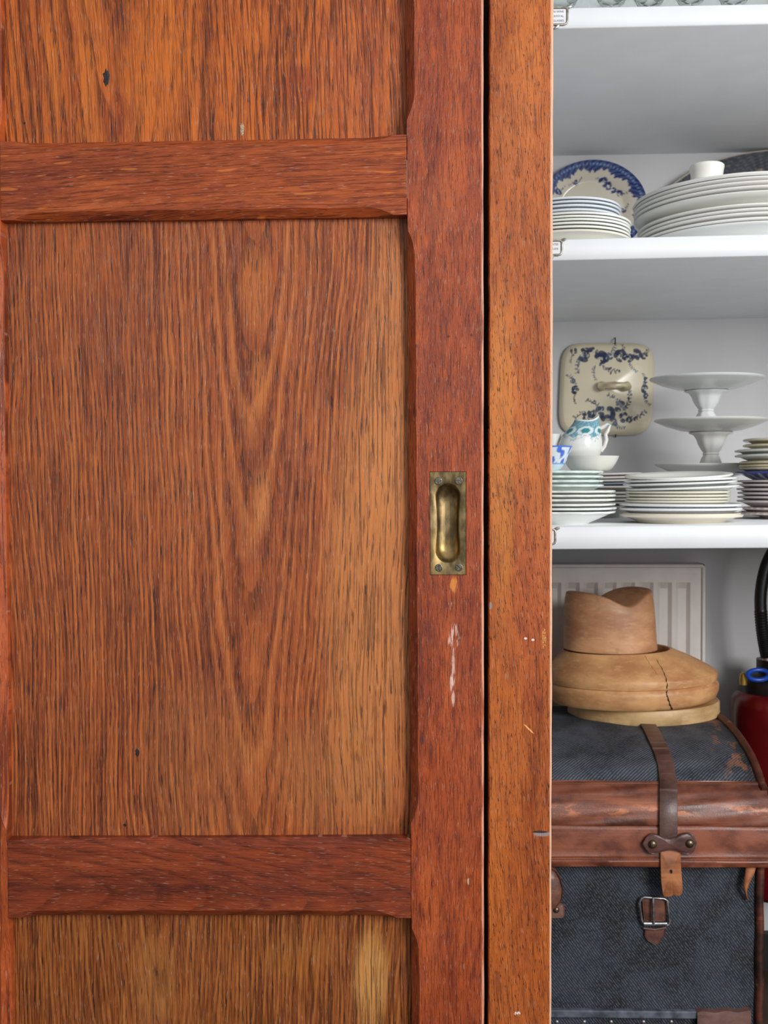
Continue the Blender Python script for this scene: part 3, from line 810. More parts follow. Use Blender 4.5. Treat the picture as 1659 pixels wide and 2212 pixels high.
def sprig(cx, cy, ang, L, dark, rs, n=7):
    out = []
    for i in range(n):
        t = i/(n-1); bx = cx+L*t*math.cos(ang+0.5*t); by = cy+L*t*math.sin(ang+0.5*t)
        out.append((bx, by, L*.10, L*.02, ang+0.5*t, dark, 0.6))
        for sg in (-1, 1):
            aa = ang+0.5*t+sg*rs.uniform(0.4, 1.4); q_ = rs.uniform(.04, .13); out.append((bx+L*q_*math.cos(aa), by+L*q_*math.sin(aa), L*rs.uniform(.05, .12), L*rs.uniform(.035, .07), aa, dark, rs.uniform(.5, 1)))
    return out
rs = random.Random(5)
navy, navy2 = (0.025, 0.04, 0.10), (0.09, 0.13, 0.22); creamc = (0.80, 0.72, 0.53)
# ---- square cream cover hung on the wall
YH = 2.045
cxs, czs = PX(1316, 838, YH), PZ(1316, 838, YH)
upx = YH/F_PX
cov = thing('square_dish_cover', (cxs, D2-0.001, czs), 'cream square dish cover with navy flowers, hung on the back wall', 'dish cover')
HS = 101.5; G = 190
uu_ = np.linspace(-1, 1, G); UU, VV = np.meshgrid(uu_, uu_)
U, V = UU.ravel(), VV.ravel()
# squircle mapping of the unit square
n4 = 5.5
mx = np.maximum(np.abs(U), np.abs(V)); nn = (np.abs(U)**n4+np.abs(V)**n4)**(1/n4); k_ = np.where(nn > 1e-6, mx/np.maximum(nn, 1e-6), 1)
Xp, Zp = U*k_*HS, V*k_*HS*0.985
rad = mx
prof_y = np.where(rad > 0.93, 0.004+0.010*np.clip((1-rad)/0.07, 0, 1)**0.6, 0.014+0.018*np.clip((0.93-rad)/0.93, 0, 1)**0.75)
ro = math.radians(2.2)
XX = cxs + (Xp*math.cos(ro)+Zp*math.sin(ro)*1.0)*upx; ZZ = czs + (-Xp*math.sin(ro)*0.35+Zp*math.cos(ro))*upx
YY = D2-0.003-prof_y-np.clip(-V, 0, 1)*0
pet = []
def L(px, py): return px-1316, -(py-838)
for (px, py, r) in ((1262, 765, 17), (1297, 776, 19), (1282, 757, 11), (1340, 768, 15), (1356, 775, 14), (1375, 764, 13), (1318, 768, 8), (1391, 768, 9), (1240, 758, 8), (1246, 840, 11), (1240, 822, 7), (1394, 838, 11), (1397, 820, 7), (1398, 852, 7),
                    (1318, 894, 19), (1300, 885, 11), (1282, 892, 12), (1344, 878, 14), (1350, 900, 12), (1330, 910, 12), (1270, 898, 8), (1365, 905, 8)):
    x, y = L(px, py); pet += rose(x, y, r, navy if rs.random() < .65 else navy2, (0.62, 0.60, 0.50), rs)
for (px, py, a, l) in ((1262, 765, -2.4, 40), (1297, 785, -0.9, 42), (1285, 790, -2.0, 28), (1340, 770, 0.9, 26), (1380, 765, 0.1, 28), (1310, 768, 0.5, 36), (1360, 785, -1.3, 22), (1246, 850, -2.0, 20), (1246, 830, 1.8, 26), (1394, 850, -1.5, 26), (1394, 828, 1.3, 22),
                       (1300, 885, 2.0, 34), (1282, 892, 2.9, 34), (1344, 878, 1.9, 36), (1350, 885, 0.8, 40), (1360, 903, -0.1, 40), (1282, 900, -2.9, 34), (1330, 912, -0.9, 26), (1240, 765, -2.4, 18)):
    x, y = L(px, py); pet += sprig(x, y, a, l, navy if rs.random() < .5 else navy2, rs)
c = paint_petals(Xp, Zp, pet, creamc)
edge = np.clip((rad-0.80)/0.2, 0, 1)*0.25
c = c*(1-edge[:, None]) + np.array((0.52, 0.42, 0.24))[None]*edge[:, None]
b = MB(); b.v = list(zip(XX.tolist(), YY.tolist(), ZZ.tolist()))
for i in range(G-1):
    for j in range(G-1):
        b.f.append((i*G+j, i*G+j+1, (i+1)*G+j+1, (i+1)*G+j)); b.m.append(0)
ring = [j for j in range(G)] + [i*G+G-1 for i in range(1, G)] + [(G-1)*G+j for j in range(G-2, -1, -1)] + [i*G for i in range(G-2, 0, -1)]
k0 = len(b.v)
for r_ in ring: b.v.append((b.v[r_][0], D2-0.002, b.v[r_][2]))
for q in range(len(ring)):
    p_ = (q+1) % len(ring); b.f.append((ring[q], k0+q, k0+p_, ring[p_])); b.m.append(0)
c = np.vstack([c, np.tile(np.array((0.5, 0.42, 0.26)), (len(ring), 1))])
b.build('cover', glaze, cov, colors=np.hstack([c, np.ones((len(c), 1))]), angle=60)
b = MB(); yh = D2-0.003-0.030
hp = [P(1297, 835, yh), P(1300, 834, yh-0.010), P(1308, 832, yh-0.016), P(1327, 832, yh-0.018), P(1346, 832, yh-0.016), P(1354, 834, yh-0.010), P(1357, 836, yh)]
b.tube(hp, [0.007, 0.009, 0.0055, 0.0068, 0.0055, 0.009, 0.007], 16)
b.build('handle', glaze, cov, colors=[(0.55+0.2*math.sin(i*0.9), 0.47+0.2*math.sin(i*0.9), 0.30+.15*math.sin(i*0.9), 1) for i in range(len(b.v))])
wire = plain('dark_wire', rgb(70, 66, 60), 0.4, 0.8)
for (px, py, dy) in ((1329, 736, 1), (1330, 938, -1)):
    b = MB(); b.tube([P(px, py-6*dy, D2-0.002), P(px, py-3*dy, D2-0.010), P(px, py+3*dy, D2-0.012), P(px, py+8*dy, D2-0.0145)], 0.0012, 8); b.build('hanger_hook', wire, cov)

# ---- round wall / leaning plates with painted faces
def flat_plate(name, cx, cy, a_px, b_px, Y, depth, painter, label, tilt=0.0, cat='plate', NR=46, NAa=260, mt=None):
    x, z = PX(cx, cy, Y), PZ(cx, cy, Y); s_ = Y/F_PX
    b = MB(); cols = []
    radii = [i/NR for i in range(NR+1)]
    def hy(r): return depth*(0.35*(0 if r < 0.60 else ((r-0.60)/0.12 if r < 0.72 else 1)) + 0.65*max(0, (r-0.72)/0.28))
    rr_all, aa_all = [], []
    for r in radii:
        for j in range(NAa):
            an = 2*PI*j/NAa; q = max(r, 0.002)
            lx_, lz_ = a_px*s_*q*math.cos(an), b_px*s_*q*math.sin(an)
            b.v.append((x+lx_, Y-hy(r)*1.0+depth*0.0-math.sin(tilt)*(-lz_)*1.0, z+lz_*math.cos(tilt)))
            rr_all.append(r); aa_all.append(an)
    n = NAa
    for (r, ex) in ((1.0, 0.003), (0.97, 0.005), (0.7, 0.004), (0.55, 0.006), (0.52, 0.006), (0.002, 0.004)):
        for j in range(NAa):
            an = 2*PI*j/NAa
            lx_, lz_ = a_px*s_*r*math.cos(an), b_px*s_*r*math.sin(an)
            b.v.append((x+lx_, Y-hy(r)+ex+math.sin(tilt)*lz_, z+lz_*math.cos(tilt)))
            rr_all.append(2.0); aa_all.append(an)
    NRt = NR+1+6
    for i in range(NRt-1):
        for j in range(n): b.f.append((i*n+j, i*n+(j+1) % n, (i+1)*n+(j+1) % n, (i+1)*n+j)); b.m.append(0)
    rA, aA = np.array(rr_all), np.array(aa_all)
    c = painter(rA, aA, rA*np.cos(aA)*a_px, rA*np.sin(aA)*b_px)
    c[rA > 1.5] = (0.5, 0.48, 0.42)
    b.f = [f[::-1] for f in b.f]
    o = b.build(name, mt or glaze, None, origin=(x, Y, z), colors=np.hstack([c, np.ones((len(c), 1))]), angle=60)
    return tag(o, label, cat)
def blueplate(r, a, X, Z):
    bl, ln = (0.010, 0.024, 0.13), (0.16, 0.23, 0.42)
    pet = []
    for (px, py, rr) in ((1302, 396, 13), (1313, 405, 11), (1325, 413, 9), (1337, 420, 9), (1244, 397, 8), (1207, 417, 9), (1198, 414, 8), (1345, 456, 7)):
        pet += rose(px-1278, -(py-452), rr*0.85, bl, (0.5, 0.5, 0.5), rs)
    for (px, py, an, l) in ((1302, 396, 2.2, 16), (1337, 420, -0.4, 18), (1244, 397, 0.2, 14), (1244, 397, 3.0, 14), (1207, 417, 0.3, 16), (1345, 456, 0.4, 14)):
        pet += sprig(px-1278, -(py-452), an, l, bl, rs, 5)
    c = paint_petals(X, Z, pet, (0.60, 0.55, 0.45))
    inner = 0.80 + 0.035*np.sin(a*11)+0.02*np.sin(a*37)+0.015*np.sin(a*61)
    m = np.clip((r-inner)/0.012, 0, 1)
    band = 0.5+0.5*np.sin(a*46+r*60)
    bc = np.array(bl)[None]*(1-(band*0.35)[:, None]) + np.array(ln)[None]*(band*0.35)[:, None]
    stripe = ((r > 0.90) & (r < 0.935) & (np.sin(a*90) > -0.2))
    bc[stripe] = ln
    return c*(1-m[:, None]) + bc*m[:, None]
flat_plate('blue_rimmed_plate', 1278, 451, 114, 98, 2.072, 0.018, blueplate, 'cream plate with royal blue floral rim against the back wall', cat='plate')
def darkplatter(r, a, X, Z):
    n1 = np.sin(X*0.11+np.sin(Z*0.17)*2)+np.sin(Z*0.23+np.sin(X*0.07)*2.3)+np.sin(X*0.31+Z*0.19)*0.7+np.sin(X*0.05-Z*0.4)*0.5
    n2 = np.sin(X*0.7+Z*0.3)+np.sin(Z*0.9-X*0.35)
    dk, br, gy = np.array((0.012, 0.016, 0.030)), np.array((0.30, 0.20, 0.13)), np.array((0.08, 0.09, 0.11))
    m = np.clip(n1*0.5+n2*0.2+(0.72-r)*7, 0, 1)[:, None]; g = np.clip(n2*0.4+0.2, 0, 1)[:, None]
    c = (dk*(1-g)+gy*g)*(1-m) + br*m
    c[(r > 0.985)] = (0.5, 0.42, 0.32)
    return c
flat_plate('dark_platter', 1690, 485, 278, 157, 2.055, 0.014, darkplatter, 'dark navy and brown scenic oval platter leaning behind the large platters', tilt=0.06, cat='platter', mt=matglaze)

# ---- shallow bowl, jug, cup, small cup on the left stack
ztop = PZ(1216, 1018, YC)
bp = dict(R=0.0425, h=0.026, rf=0.020, colr=(0.78, 0.76, 0.70), t=0.0028, deep=0.9)
bx = PX(1276, 990, 1.625); bz = PZ(1276, 986.5, 1.625)-0.026
# jug
jy = 1.632
jug = thing('milk_jug', (PX(1262, 985, jy), jy, bz+0.006), 'white milk jug with a teal scrolled border, standing in the shallow bowl', 'jug')
NJ, MJ = 110, 46
b = MB(); cols = []
yt_, yb_ = 906.0, 1004.0
def jug_lr(py):                                   # left and right outline of the jug in the photo
    t = (py-905)/(985-905)
    lft = np.interp(py, [905, 915, 925, 935, 945, 960, 975, 990, 1004], [1243, 1238, 1229, 1219, 1212, 1206, 1208, 1222, 1238])
    rgt = np.interp(py, [905, 915, 935, 955, 970, 985, 1004], [1293, 1295, 1298, 1300, 1300, 1295, 1284])
    return lft, rgt
for side in (0, 1):
    for i in range(MJ+1):
        t = i/MJ if side == 0 else 1-i/MJ
        py = lerp(yb_, yt_, t)
        l_, r_2 = jug_lr(py); th = 0 if side == 0 else 2.0
        xc, hw = (l_+r_2)/2, (r_2-l_)/2-th
        for j in range(NJ):
            a = 2*PI*j/NJ
            lip = 0.0
            if t > 0.82:
                ct = math.cos(a)
                lip = (t-0.82)/0.18*(-0.0030*(1-ct*ct) + 0.004*max(0, ct)**2*1.3 + 0.001)
            wx = PX(xc, py, jy)+hw*jy/F_PX*math.cos(a); wy = jy+hw*0.82*jy/F_PX*math.sin(a)
            b.v.append((wx, wy, PZ(xc, py, jy)+lip))
            # border painting
            da = (a*180/PI) % 360
            bord = 0.58+0.10*abs(math.sin(a*3.0))**1.2
            c_ = (0.76, 0.77, 0.73)
            if t > 0.965: c_ = (0.78, 0.80, 0.80)
            elif t > bord:
                c_ = (0.12, 0.30, 0.38)
                md = ((a*3/PI) % 1-0.5)
                e_ = (md*2.2)**2+((t-0.74)/0.10)**2
                if e_ < 1: c_ = (0.62, 0.72, 0.74)
                if e_ < 0.30: c_ = (0.03, 0.22, 0.25)
                if rs.random() < 0.25 and e_ >= 1: c_ = (0.32, 0.50, 0.56)
            elif t > bord-0.10 and rs.random() < 0.35: c_ = (0.35, 0.5, 0.55)
            if side == 1: c_ = (0.76, 0.77, 0.74)
            cols.append((*c_, 1))
rowsN = 2*(MJ+1)
for i in range(rowsN-1):
    for j in range(NJ): b.f.append((i*NJ+j, i*NJ+(j+1) % NJ, (i+1)*NJ+(j+1) % NJ, (i+1)*NJ+j)); b.m.append(0)
b.cap([j for j in range(NJ)][::-1])
b.build('body', glaze, jug, colors=cols, angle=60)
b = MB(); hpts = [(1296, 926), (1303, 922), (1312, 916), (1318, 918), (1313, 930), (1308, 938), (1310, 950), (1306, 964), (1298, 975)]
b.tube([P(x, y, jy-0.004) for x, y in hpts], [0.003, 0.0034, 0.0028, 0.0018, 0.0030, 0.0030, 0.0030, 0.0028, 0.003], 12)
b.build('handle', glaze, jug, colors=[(0.45, 0.55, 0.57, 1) if 24 <= i < 48 else (0.74, 0.71, 0.66, 1) for i in range(len(b.v))])
# blue patterned cup
def bluecup(r, a, pi):
    return None
def cup(name, cx, ytop, ybot, rt_, rb, Y, pnt, label, cat, ex_=0.65):
    x = PX(cx, ytop, Y); z0, z1 = PZ(cx, ybot, Y), PZ(cx, ytop, Y)
    b = MB(); cols = []; N_, M_ = 120, 40
    for side in (0, 1):
        for i in range(M_+1):
            t = i/M_ if side == 0 else 1-i/M_
            r = (rb+(rt_-rb)*t**ex_)*Y/F_PX - (0 if side == 0 else 0.002)
            if side == 1 and i == M_: r = 0.002
            for j in range(N_):
                a = 2*PI*j/N_
                b.v.append((x+r*math.cos(a), Y+r*math.sin(a), lerp(z0+(0.002 if side else 0), z1, t)))
                cols.append((*pnt(t, a, side), 1))
    for i in range(2*M_+1):
        for j in range(N_): b.f.append((i*N_+j, i*N_+(j+1) % N_, (i+1)*N_+(j+1) % N_, (i+1)*N_+j)); b.m.append(0)
    b.cap([j for j in range(N_)][::-1])
    o = b.build(name, glaze, None, origin=(x, Y, z0), colors=cols, angle=60)
    return tag(o, label, cat)
cup('bowl', 1276, 985.5, 1018.5, 60, 30, 1.625, lambda t, a, s_: (0.78, 0.76, 0.70), 'shallow white bowl with the teal-bordered jug in it', 'bowl', 0.42)
def blueswirl(t, a, side):
    if t > 0.93: return (0.08, 0.20, 0.72)
    if t < 0.26: return (0.62, 0.78, 0.84)
    s_ = math.sin(a*9+t*7)+0.6*math.sin(a*17-t*11+1)+0.5*math.sin(t*16+a*4)
    if 0.26 < t < 0.32: return (0.2, 0.4, 0.8)
    return (0.07, 0.17, 0.66) if s_ > 0.45 else ((0.30, 0.45, 0.80) if s_ > 0.15 else (0.72, 0.80, 0.84))
cup('tea_cup', 1187, 964, 1017.5, 49, 20, 1.565, blueswirl, 'white cup with bright blue swirls, partly hidden by the oak upright', 'cup')
cup('sugar_bowl', 1192, 938, 1015.5, 20, 14, 1.645, lambda t, a, s_: (0.72, 0.74, 0.70), 'small white pot peeking out behind the blue swirled cup', 'pot')

# ---- glasses on the top shelf
kg = Mat('clear_glass'); kg.set('Base Color', (0.93, 0.97, 0.95, 1)).set('Roughness', 0.03).set('Transmission Weight', 1.0).set('IOR', 1.45)
glassm = kg.m
GL = [(1215, 1.56), (1262, 1.60), (1322, 1.555), (1362, 1.60), (1403, 1.56), (1450, 1.60), (1492, 1.555), (1540, 1.60), (1586, 1.56), (1634, 1.59)]
proto_g = None
names_g = ['first', 'second', 'third', 'fourth', 'fifth', 'sixth', 'seventh', 'eighth', 'ninth', 'tenth']
for i, (gx, gy) in enumerate(GL):
    x = PX(gx, 5, gy); z = zA(x)+0.0002
    if proto_g is None:
        b = MB(); rows_ = []
        for r, h in ((0.001, 0.0), (0.030, 0.0), (0.031, 0.0015), (0.012, 0.005), (0.006, 0.010), (0.0055, 0.018), (0.009, 0.023), (0.017, 0.028), (0.024, 0.040), (0.027, 0.060), (0.026, 0.085), (0.0235, 0.110), (0.0225, 0.110), (0.0248, 0.085), (0.0258, 0.060), (0.0225, 0.041), (0.015, 0.031), (0.001, 0.026)):
            rows_.append([(r*math.cos(2*PI*j/48), r*math.sin(2*PI*j/48), h) for j in range(48)])
        b.quadstrip(rows_, True)
        o = proto_g = b.build('wine_glass', glassm)
    else:
        o = proto_g.copy(); col.objects.link(o)
    o.location = (x, gy, z)
    tag(o, f'clear glass on the topmost shelf, {names_g[i]} one counted from the oak upright', 'glass', 'clear glasses on the topmost shelf')

# ------------------------------------------------------------------ radiator
radm = plain('radiator_enamel', (0.76, 0.71, 0.67, 1), 0.4, var=0.03)
yr_ = 2.005
rx1, rz1 = PX(1522, 1219, yr_), PZ(1522, 1219, yr_); rx0 = -0.45; rz0 = 0.16
rad = thing('radiator', (lerp(rx0, rx1, 0.5), yr_, rz0), 'white panel radiator with vertical flutes on the wall behind the hat block', 'radiator')
b = MB()
per = 39.5*yr_/F_PX; zt1 = rz1-0.034; zb1 = rz0+0.03
xs = []; x = rx1-0.022
pts = []                                          # flute cross-section from the right
while x > rx0+0.03:
    pts += [(x, 0.0), (x-per*0.12, 0.0), (x-per*0.30, 0.007), (x-per*0.72, 0.007), (x-per*0.90, 0.0)]
    x -= per
pts += [(rx0, 0.0)]; pts = [(rx1-0.004, 0.0)] + pts
rows_ = []
for zz, k_ in ((rz0, 0), (zb1, 0), (zb1+0.012, 1), (zt1-0.012, 1), (zt1, 0), (rz1-0.003, 0)):
    rows_.append([(px_, yr_+py_*k_, zz) for px_, py_ in pts])
b.quadstrip(rows_, False, flip=False)
b.build('front_panel', radm, rad, angle=30)
b = MB(); b.box(rx0, rx1, yr_+0.001, D2-0.025, rz1-0.006, rz1); b.box(rx1-0.003, rx1, yr_+0.001, D2-0.025, rz0, rz1)
b.tube([(rx0, yr_-0.001, rz1-0.003), (rx1-0.004, yr_-0.001, rz1-0.003), (rx1-0.002, yr_-0.001, rz1-0.006), (rx1-0.002, yr_-0.001, rz0)], 0.0038, 10)
b.build('casing', radm, rad)
for bx_ in (rx0+0.1, rx1-0.14):
    b = MB(); b.box(bx_, bx_+0.04, D2-0.026, D2-0.0005, rz0+0.05, rz1-0.03); b.build('wall_bracket', radm, rad, smooth=False)

# ------------------------------------------------------------------ travel trunk
zc0 = CAM.z
def canvas(name, sx):
    k = Mat(name)
    d = (k.x*0.80 + (k.z+k.y*0.0)*0.60)
    if sx == 'top': d = (k.x*0.62 - k.y*0.78)
    tw = (d*1800.0 + k.noise(k.x*60, k.y*60, k.z*60, 2)*4).sin()
    n = k.noise(k.x*14, k.y*14, k.z*14, 4, 0.6)
    th = k.noise(k.x*260, k.y*260, k.z*260, 2)
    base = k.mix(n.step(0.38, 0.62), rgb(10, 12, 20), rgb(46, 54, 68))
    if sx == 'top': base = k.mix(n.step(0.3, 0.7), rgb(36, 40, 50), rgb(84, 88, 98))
    c = k.mix(tw.step(-0.5, 0.9)*th.step(0.3, 0.7)*0.52, base, rgb(108, 114, 122))
    c = k.mix(tw.step(-1.0, -0.2, 0.75, 0.0), c, rgb(8, 9, 13))
    w = k.noise(k.x*22+4, k.y*22, k.z*40, 5, 0.7)
    c = k.mix(w.step(0.68, 0.74)*0.6, c, rgb(150, 98, 66))
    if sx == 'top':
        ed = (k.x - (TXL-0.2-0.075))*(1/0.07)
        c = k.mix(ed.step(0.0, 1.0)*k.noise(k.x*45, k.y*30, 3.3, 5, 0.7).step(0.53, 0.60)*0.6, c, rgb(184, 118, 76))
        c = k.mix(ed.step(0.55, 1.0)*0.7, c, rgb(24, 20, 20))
    k.set('Base Color', c).set('Roughness', 0.72).bump(tw*0.5+th, 0.5, 0.0006)
    return k
TX0, TXL, TXB = -0.22, PX(1666, 1800, 1.575), PX(1641, 2000, 1.60)
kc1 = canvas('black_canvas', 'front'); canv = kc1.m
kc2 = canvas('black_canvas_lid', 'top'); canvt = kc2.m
def leather(name, a, b_, c_, rough=0.34, scuff=0.5, seed=0.0, zscuff=None):
    k = Mat(name)
    n = k.noise(k.x*16+seed, k.y*16, k.z*24, 5, 0.62); f = k.noise(k.x*5+seed, k.y*90, k.z*90, 4, 0.6); g = k.noise(k.x*400, k.y*400, k.z*400, 3)
    col_ = k.mix(n.step(0.3, 0.62), a, b_)
    col_ = k.mix(f.step(0.55, 0.72)*scuff, col_, c_)
    if zscuff is not None:
        z_, w_ = zscuff
        dd = ((k.z-z_)*(1/w_)).abs().step(0.1, 1.0, 1.0, 0.0)
        col_ = k.mix(dd*k.noise(k.x*26+seed+3, k.y*26, k.z*70, 5, 0.7).step(0.47, 0.60), col_, c_)
    k.set('Base Color', col_).set('Roughness', n.step(0.3, 0.7, rough, rough+0.18)).bump(g+n*2, 0.35, 0.0005)
    return k.m
TX0, TXL, TXB = -0.22, PX(1666, 1800, 1.575), PX(1641, 2000, 1.60)
YTF = 1.600
trunk = thing('travel_trunk', (0.2, 1.82, 0.0), 'old black canvas trunk with brown leather lid edge and straps', 'trunk')
orgz = trunk['_org'][2]
leath_b = leather('band_leather', rgb(66, 34, 28), rgb(128, 70, 48), rgb(196, 116, 72), 0.30, 0.35, 0.0, (zc0-0.488, 0.012))
leath_v = leather('valance_leather', rgb(82, 42, 34), rgb(142, 78, 52), rgb(166, 100, 70), 0.32, 0.35, 4.0)
leath_s = leather('strap_leather', rgb(58, 38, 34), rgb(100, 70, 60), rgb(160, 130, 120), 0.30, 0.4, 7.0)
leath_t = leather('tan_leather', rgb(120, 68, 40), rgb(178, 110, 66), rgb(206, 140, 90), 0.5, 0.4, 9.0)
leath_p = leather('piping_leather', rgb(30, 20, 18), rgb(92, 46, 32), rgb(196, 120, 76), 0.35, 0.45, 12.0)
# body
zbt = zc0-0.548; zbb = 0.0
b = MB(); b.box(TX0, TXB-0.004, YTF, 1.992, zbb, zbt)
b.build('body', canv, trunk, smooth=False, bevel=0.004)
# lid profile, back to front (Y, z below camera height)
lidp = [(1.993, -0.47), (1.990, -0.44), (1.975, -0.420), (1.93, -0.408), (1.85, -0.404), (1.77, -0.4055), (1.71, -0.414), (1.66, -0.427), (1.63, -0.441), (1.607, -0.4575)]
def smooth_prof(p, m=6):
    out = []
    for i in range(len(p)-1):
        p0, p1, p2, p3 = p[max(i-1, 0)], p[i], p[i+1], p[min(i+2, len(p)-1)]
        for k in range(m):
            t = k/m
            out.append(tuple(0.5*((2*p1[q])+(-p0[q]+p2[q])*t+(2*p0[q]-5*p1[q]+4*p2[q]-p3[q])*t*t+(-p0[q]+3*p1[q]-3*p2[q]+p3[q])*t**3) for q in (0, 1)))
    return out+[p[-1]]
sp_ = smooth_prof(lidp)
def extrude_prof(prof, x0, x1, n=60, wob=0.0):
    rows = []
    for i in range(n+1):
        x = lerp(x0, x1, i/n)
        rows.append([(x, y+wob*math.sin(x*40+k*0.7)*math.sin(x*17), zc0+z+wob*math.sin(x*33+k)) for k, (y, z) in enumerate(prof)])
    return rows
b = MB(); b.quadstrip(extrude_prof(sp_, TX0, TXL-0.008, 60, 0.0006), flip=False)
endp = [(TXL-0.008, y, zc0+z) for y, z in sp_] + [(TXL-0.008, 1.60, zc0-0.56), (TXL-0.008, 1.993, zc0-0.56)]
b.ngon(endp)
b.build('lid', canvt, trunk, angle=60)
# leather band over the front edge, then the valance with a tooled line
bandp = smooth_prof([(1.6105, -0.4530), (1.606, -0.4555), (1.596, -0.4630), (1.588, -0.4715), (1.5795, -0.4830), (1.5755, -0.4960), (1.5745, -0.5075), (1.5765, -0.5120)], 5)
b = MB(); b.quadstrip(extrude_prof(bandp, TX0, TXL, 90, 0.0006)); o = b.build('lid_band', leath_b, trunk, angle=60)
valp = [(1.5775, -0.5100), (1.5745, -0.5125), (1.5735, -0.5165), (1.5738, -0.545), (1.5738, -0.5545), (1.5730, -0.5560), (1.5738, -0.5575), (1.5740, -0.5625), (1.5730, -0.5640), (1.5738, -0.5655), (1.5745, -0.5715), (1.5775, -0.5730), (1.590, -0.5720)]
b = MB(); b.quadstrip(extrude_prof(valp, TX0, TXL+0.001, 90, 0.0004)); 
b.build('valance', leath_v, trunk, angle=60)
# tooled beads along the valance
b = MB(); nbd = 150
for i in range(nbd):
    x = lerp(PX(1190, 1860, 1.573), TXL, i/nbd)
    rows_ = [[(x+r*math.cos(2*PI*j/8)*1.2, 1.5733-h, zc0-0.5601+r*math.sin(2*PI*j/8)) for j in range(8)] for r, h in ((0.0014, 0.0), (0.0009, 0.0007), (0.0002, 0.0009))]
    b.quadstrip(rows_, True)
b.build('tooled_border', leath_v, trunk)
# stitching where the leather meets the canvas
b = MB()
for i in range(150):
    x = lerp(PX(1185, 1712, 1.60), TXL-0.01, i/150)
    b.tube([(x, 1.6035, zc0-0.4553), (x+0.0014, 1.6030, zc0-0.4556)], 0.0004, 6)
b.build('stitching', plain('thread', rgb(150, 120, 100), 0.8), trunk)
# curved piping on the lid's right end
b = MB(); b.tube([(TXL-0.004, y, zc0+z+0.001) for y, z in sp_] + [(TXL-0.003, 1.596, zc0-0.463)], 0.0062, 14)
b.build('lid_piping', leath_p, trunk)
# upright corner piping on the body
b = MB(); b.tube([(TXB-0.001+0.0006*math.sin(i*0.7), YTF-0.002, lerp(0.002, zbt-0.02, i/40)) for i in range(41)], 0.0062, 14)
b.build('corner_piping', leath_p, trunk)
# bottom batten with leather corner
zb0, zb1_ = PZ(1400, 2201, 1.592), PZ(1400, 2184.5, 1.592)
bat = plain('batten_paint', rgb(88, 94, 106), 0.5, var=0.3, scale=60)
b = MB(); b.box(TX0, PX(1508, 2190, 1.592), 1.592, YTF+0.002, zb0, zb1_); b.build('batten', bat, trunk, smooth=False, bevel=0.002)
b = MB(); rows_ = []
for i in range(25):
    x = lerp(PX(1506, 2190, 1.590), PX(1622, 2190, 1.590), i/24); up_ = 0.0025*(i/24)+0.0012*math.sin(i*0.6)
    rows_.append([(x, YTF, zb1_+up_+0.001), (x, 1.590, zb1_+up_), (x, 1.5885, zb1_-0.006), (x, 1.589, zb0-0.03), (x, YTF, zb0-0.03)])
b.quadstrip(rows_, True); b.build('corner_patch', leather('patch_leather', rgb(60, 36, 32), rgb(118, 84, 74), rgb(160, 108, 76), 0.4, 0.4, 15), trunk)
nailm = plain('nail_steel', rgb(190, 186, 180), 0.3, 0.9)
for nx in (1203, 1262, 1320, 1390, 1450):
    b = MB(); q = P(nx, 2207, YTF); rows_ = [[(q.x+r*math.cos(2*PI*j/12), YTF-h, q.z+r*math.sin(2*PI*j/12)) for j in range(12)] for r, h in ((0.003, 0), (0.0024, 0.0012), (0.0003, 0.002))]
    b.quadstrip(rows_, True); b.build('nail', nailm, trunk)
# strap over the lid, through the keeper, down the front
def ribbon(path, widths, th=0.0028):
    """path of (centre, left half vector) in world space"""
    rows = []
    for i, (c_, hw) in enumerate(path):
        c_ = Vector(c_)
        nx = Vector(path[min(i+1, len(path)-1)][0])-Vector(path[max(i-1, 0)][0]); nx.normalize()
        w = Vector((hw, 0, 0)); nr = w.cross(nx); nr.normalize()
        if nr.y > 0: nr = -nr
        o = nr*th
        rows.append([c_-w, c_-w+o*0.8, c_-w*0.9+o, c_+w*0.9+o, c_+w+o*0.8, c_+w])
    m = MB(); k0 = m.quadstrip(rows, True); n = 6
    m.cap([k0+j for j in range(n)]); m.cap([k0+(len(rows)-1)*n+j for j in range(n)][::-1])
    return m
def lidz(Y):
    pts_ = sp_ + bandp[2:]
    best = min(range(len(pts_)), key=lambda i: abs(pts_[i][0]-Y)); 
    ys = [p[0] for p in sp_][::-1]; zs = [p[1] for p in sp_][::-1]
    return zc0 + float(np.interp(Y, ys, zs))
path = []
hwS = 0.0132
for Y in np.linspace(1.93, 1.62, 22):
    t = (Y-1.60)/0.16
    pxc = float(np.interp(Y, [1.60, 1.63, 1.66, 1.70, 1.77, 1.93], [1443, 1440, 1431, 1418, 1399, 1380]))
    z = lidz(Y)+0.0012
    path.append(((PX(pxc, 1650, Y), Y, z), hwS*(0.95)))
for (Y, z) in [(1.605, -0.4545), (1.594, -0.4625), (1.585, -0.4715), (1.577, -0.4825), (1.573, -0.4950), (1.5715, -0.510), (1.5712, -0.525), (1.5710, -0.541)]:
    path.append(((PX(1443.5, 1740, Y), Y, zc0+z+0.001), 0.0133))
ribbon(path, None).build('strap', leath_s, trunk, angle=50)
# tan strap tip with punched hole and notched end
ys = 1.5700
tl = [(1426, 1836), (1428, 1905), (1432, 1934), (1436, 1938), (1449, 1938), (1452, 1936), (1454, 1932), (1457, 1935), (1461, 1936), (1468, 1936), (1474, 1930), (1475, 1918), (1472, 1880), (1470, 1836)]
hc = (1449.5, 1883)
b = MB(); hole_n = 16
front = [P(x, y, ys) for x, y in tl]
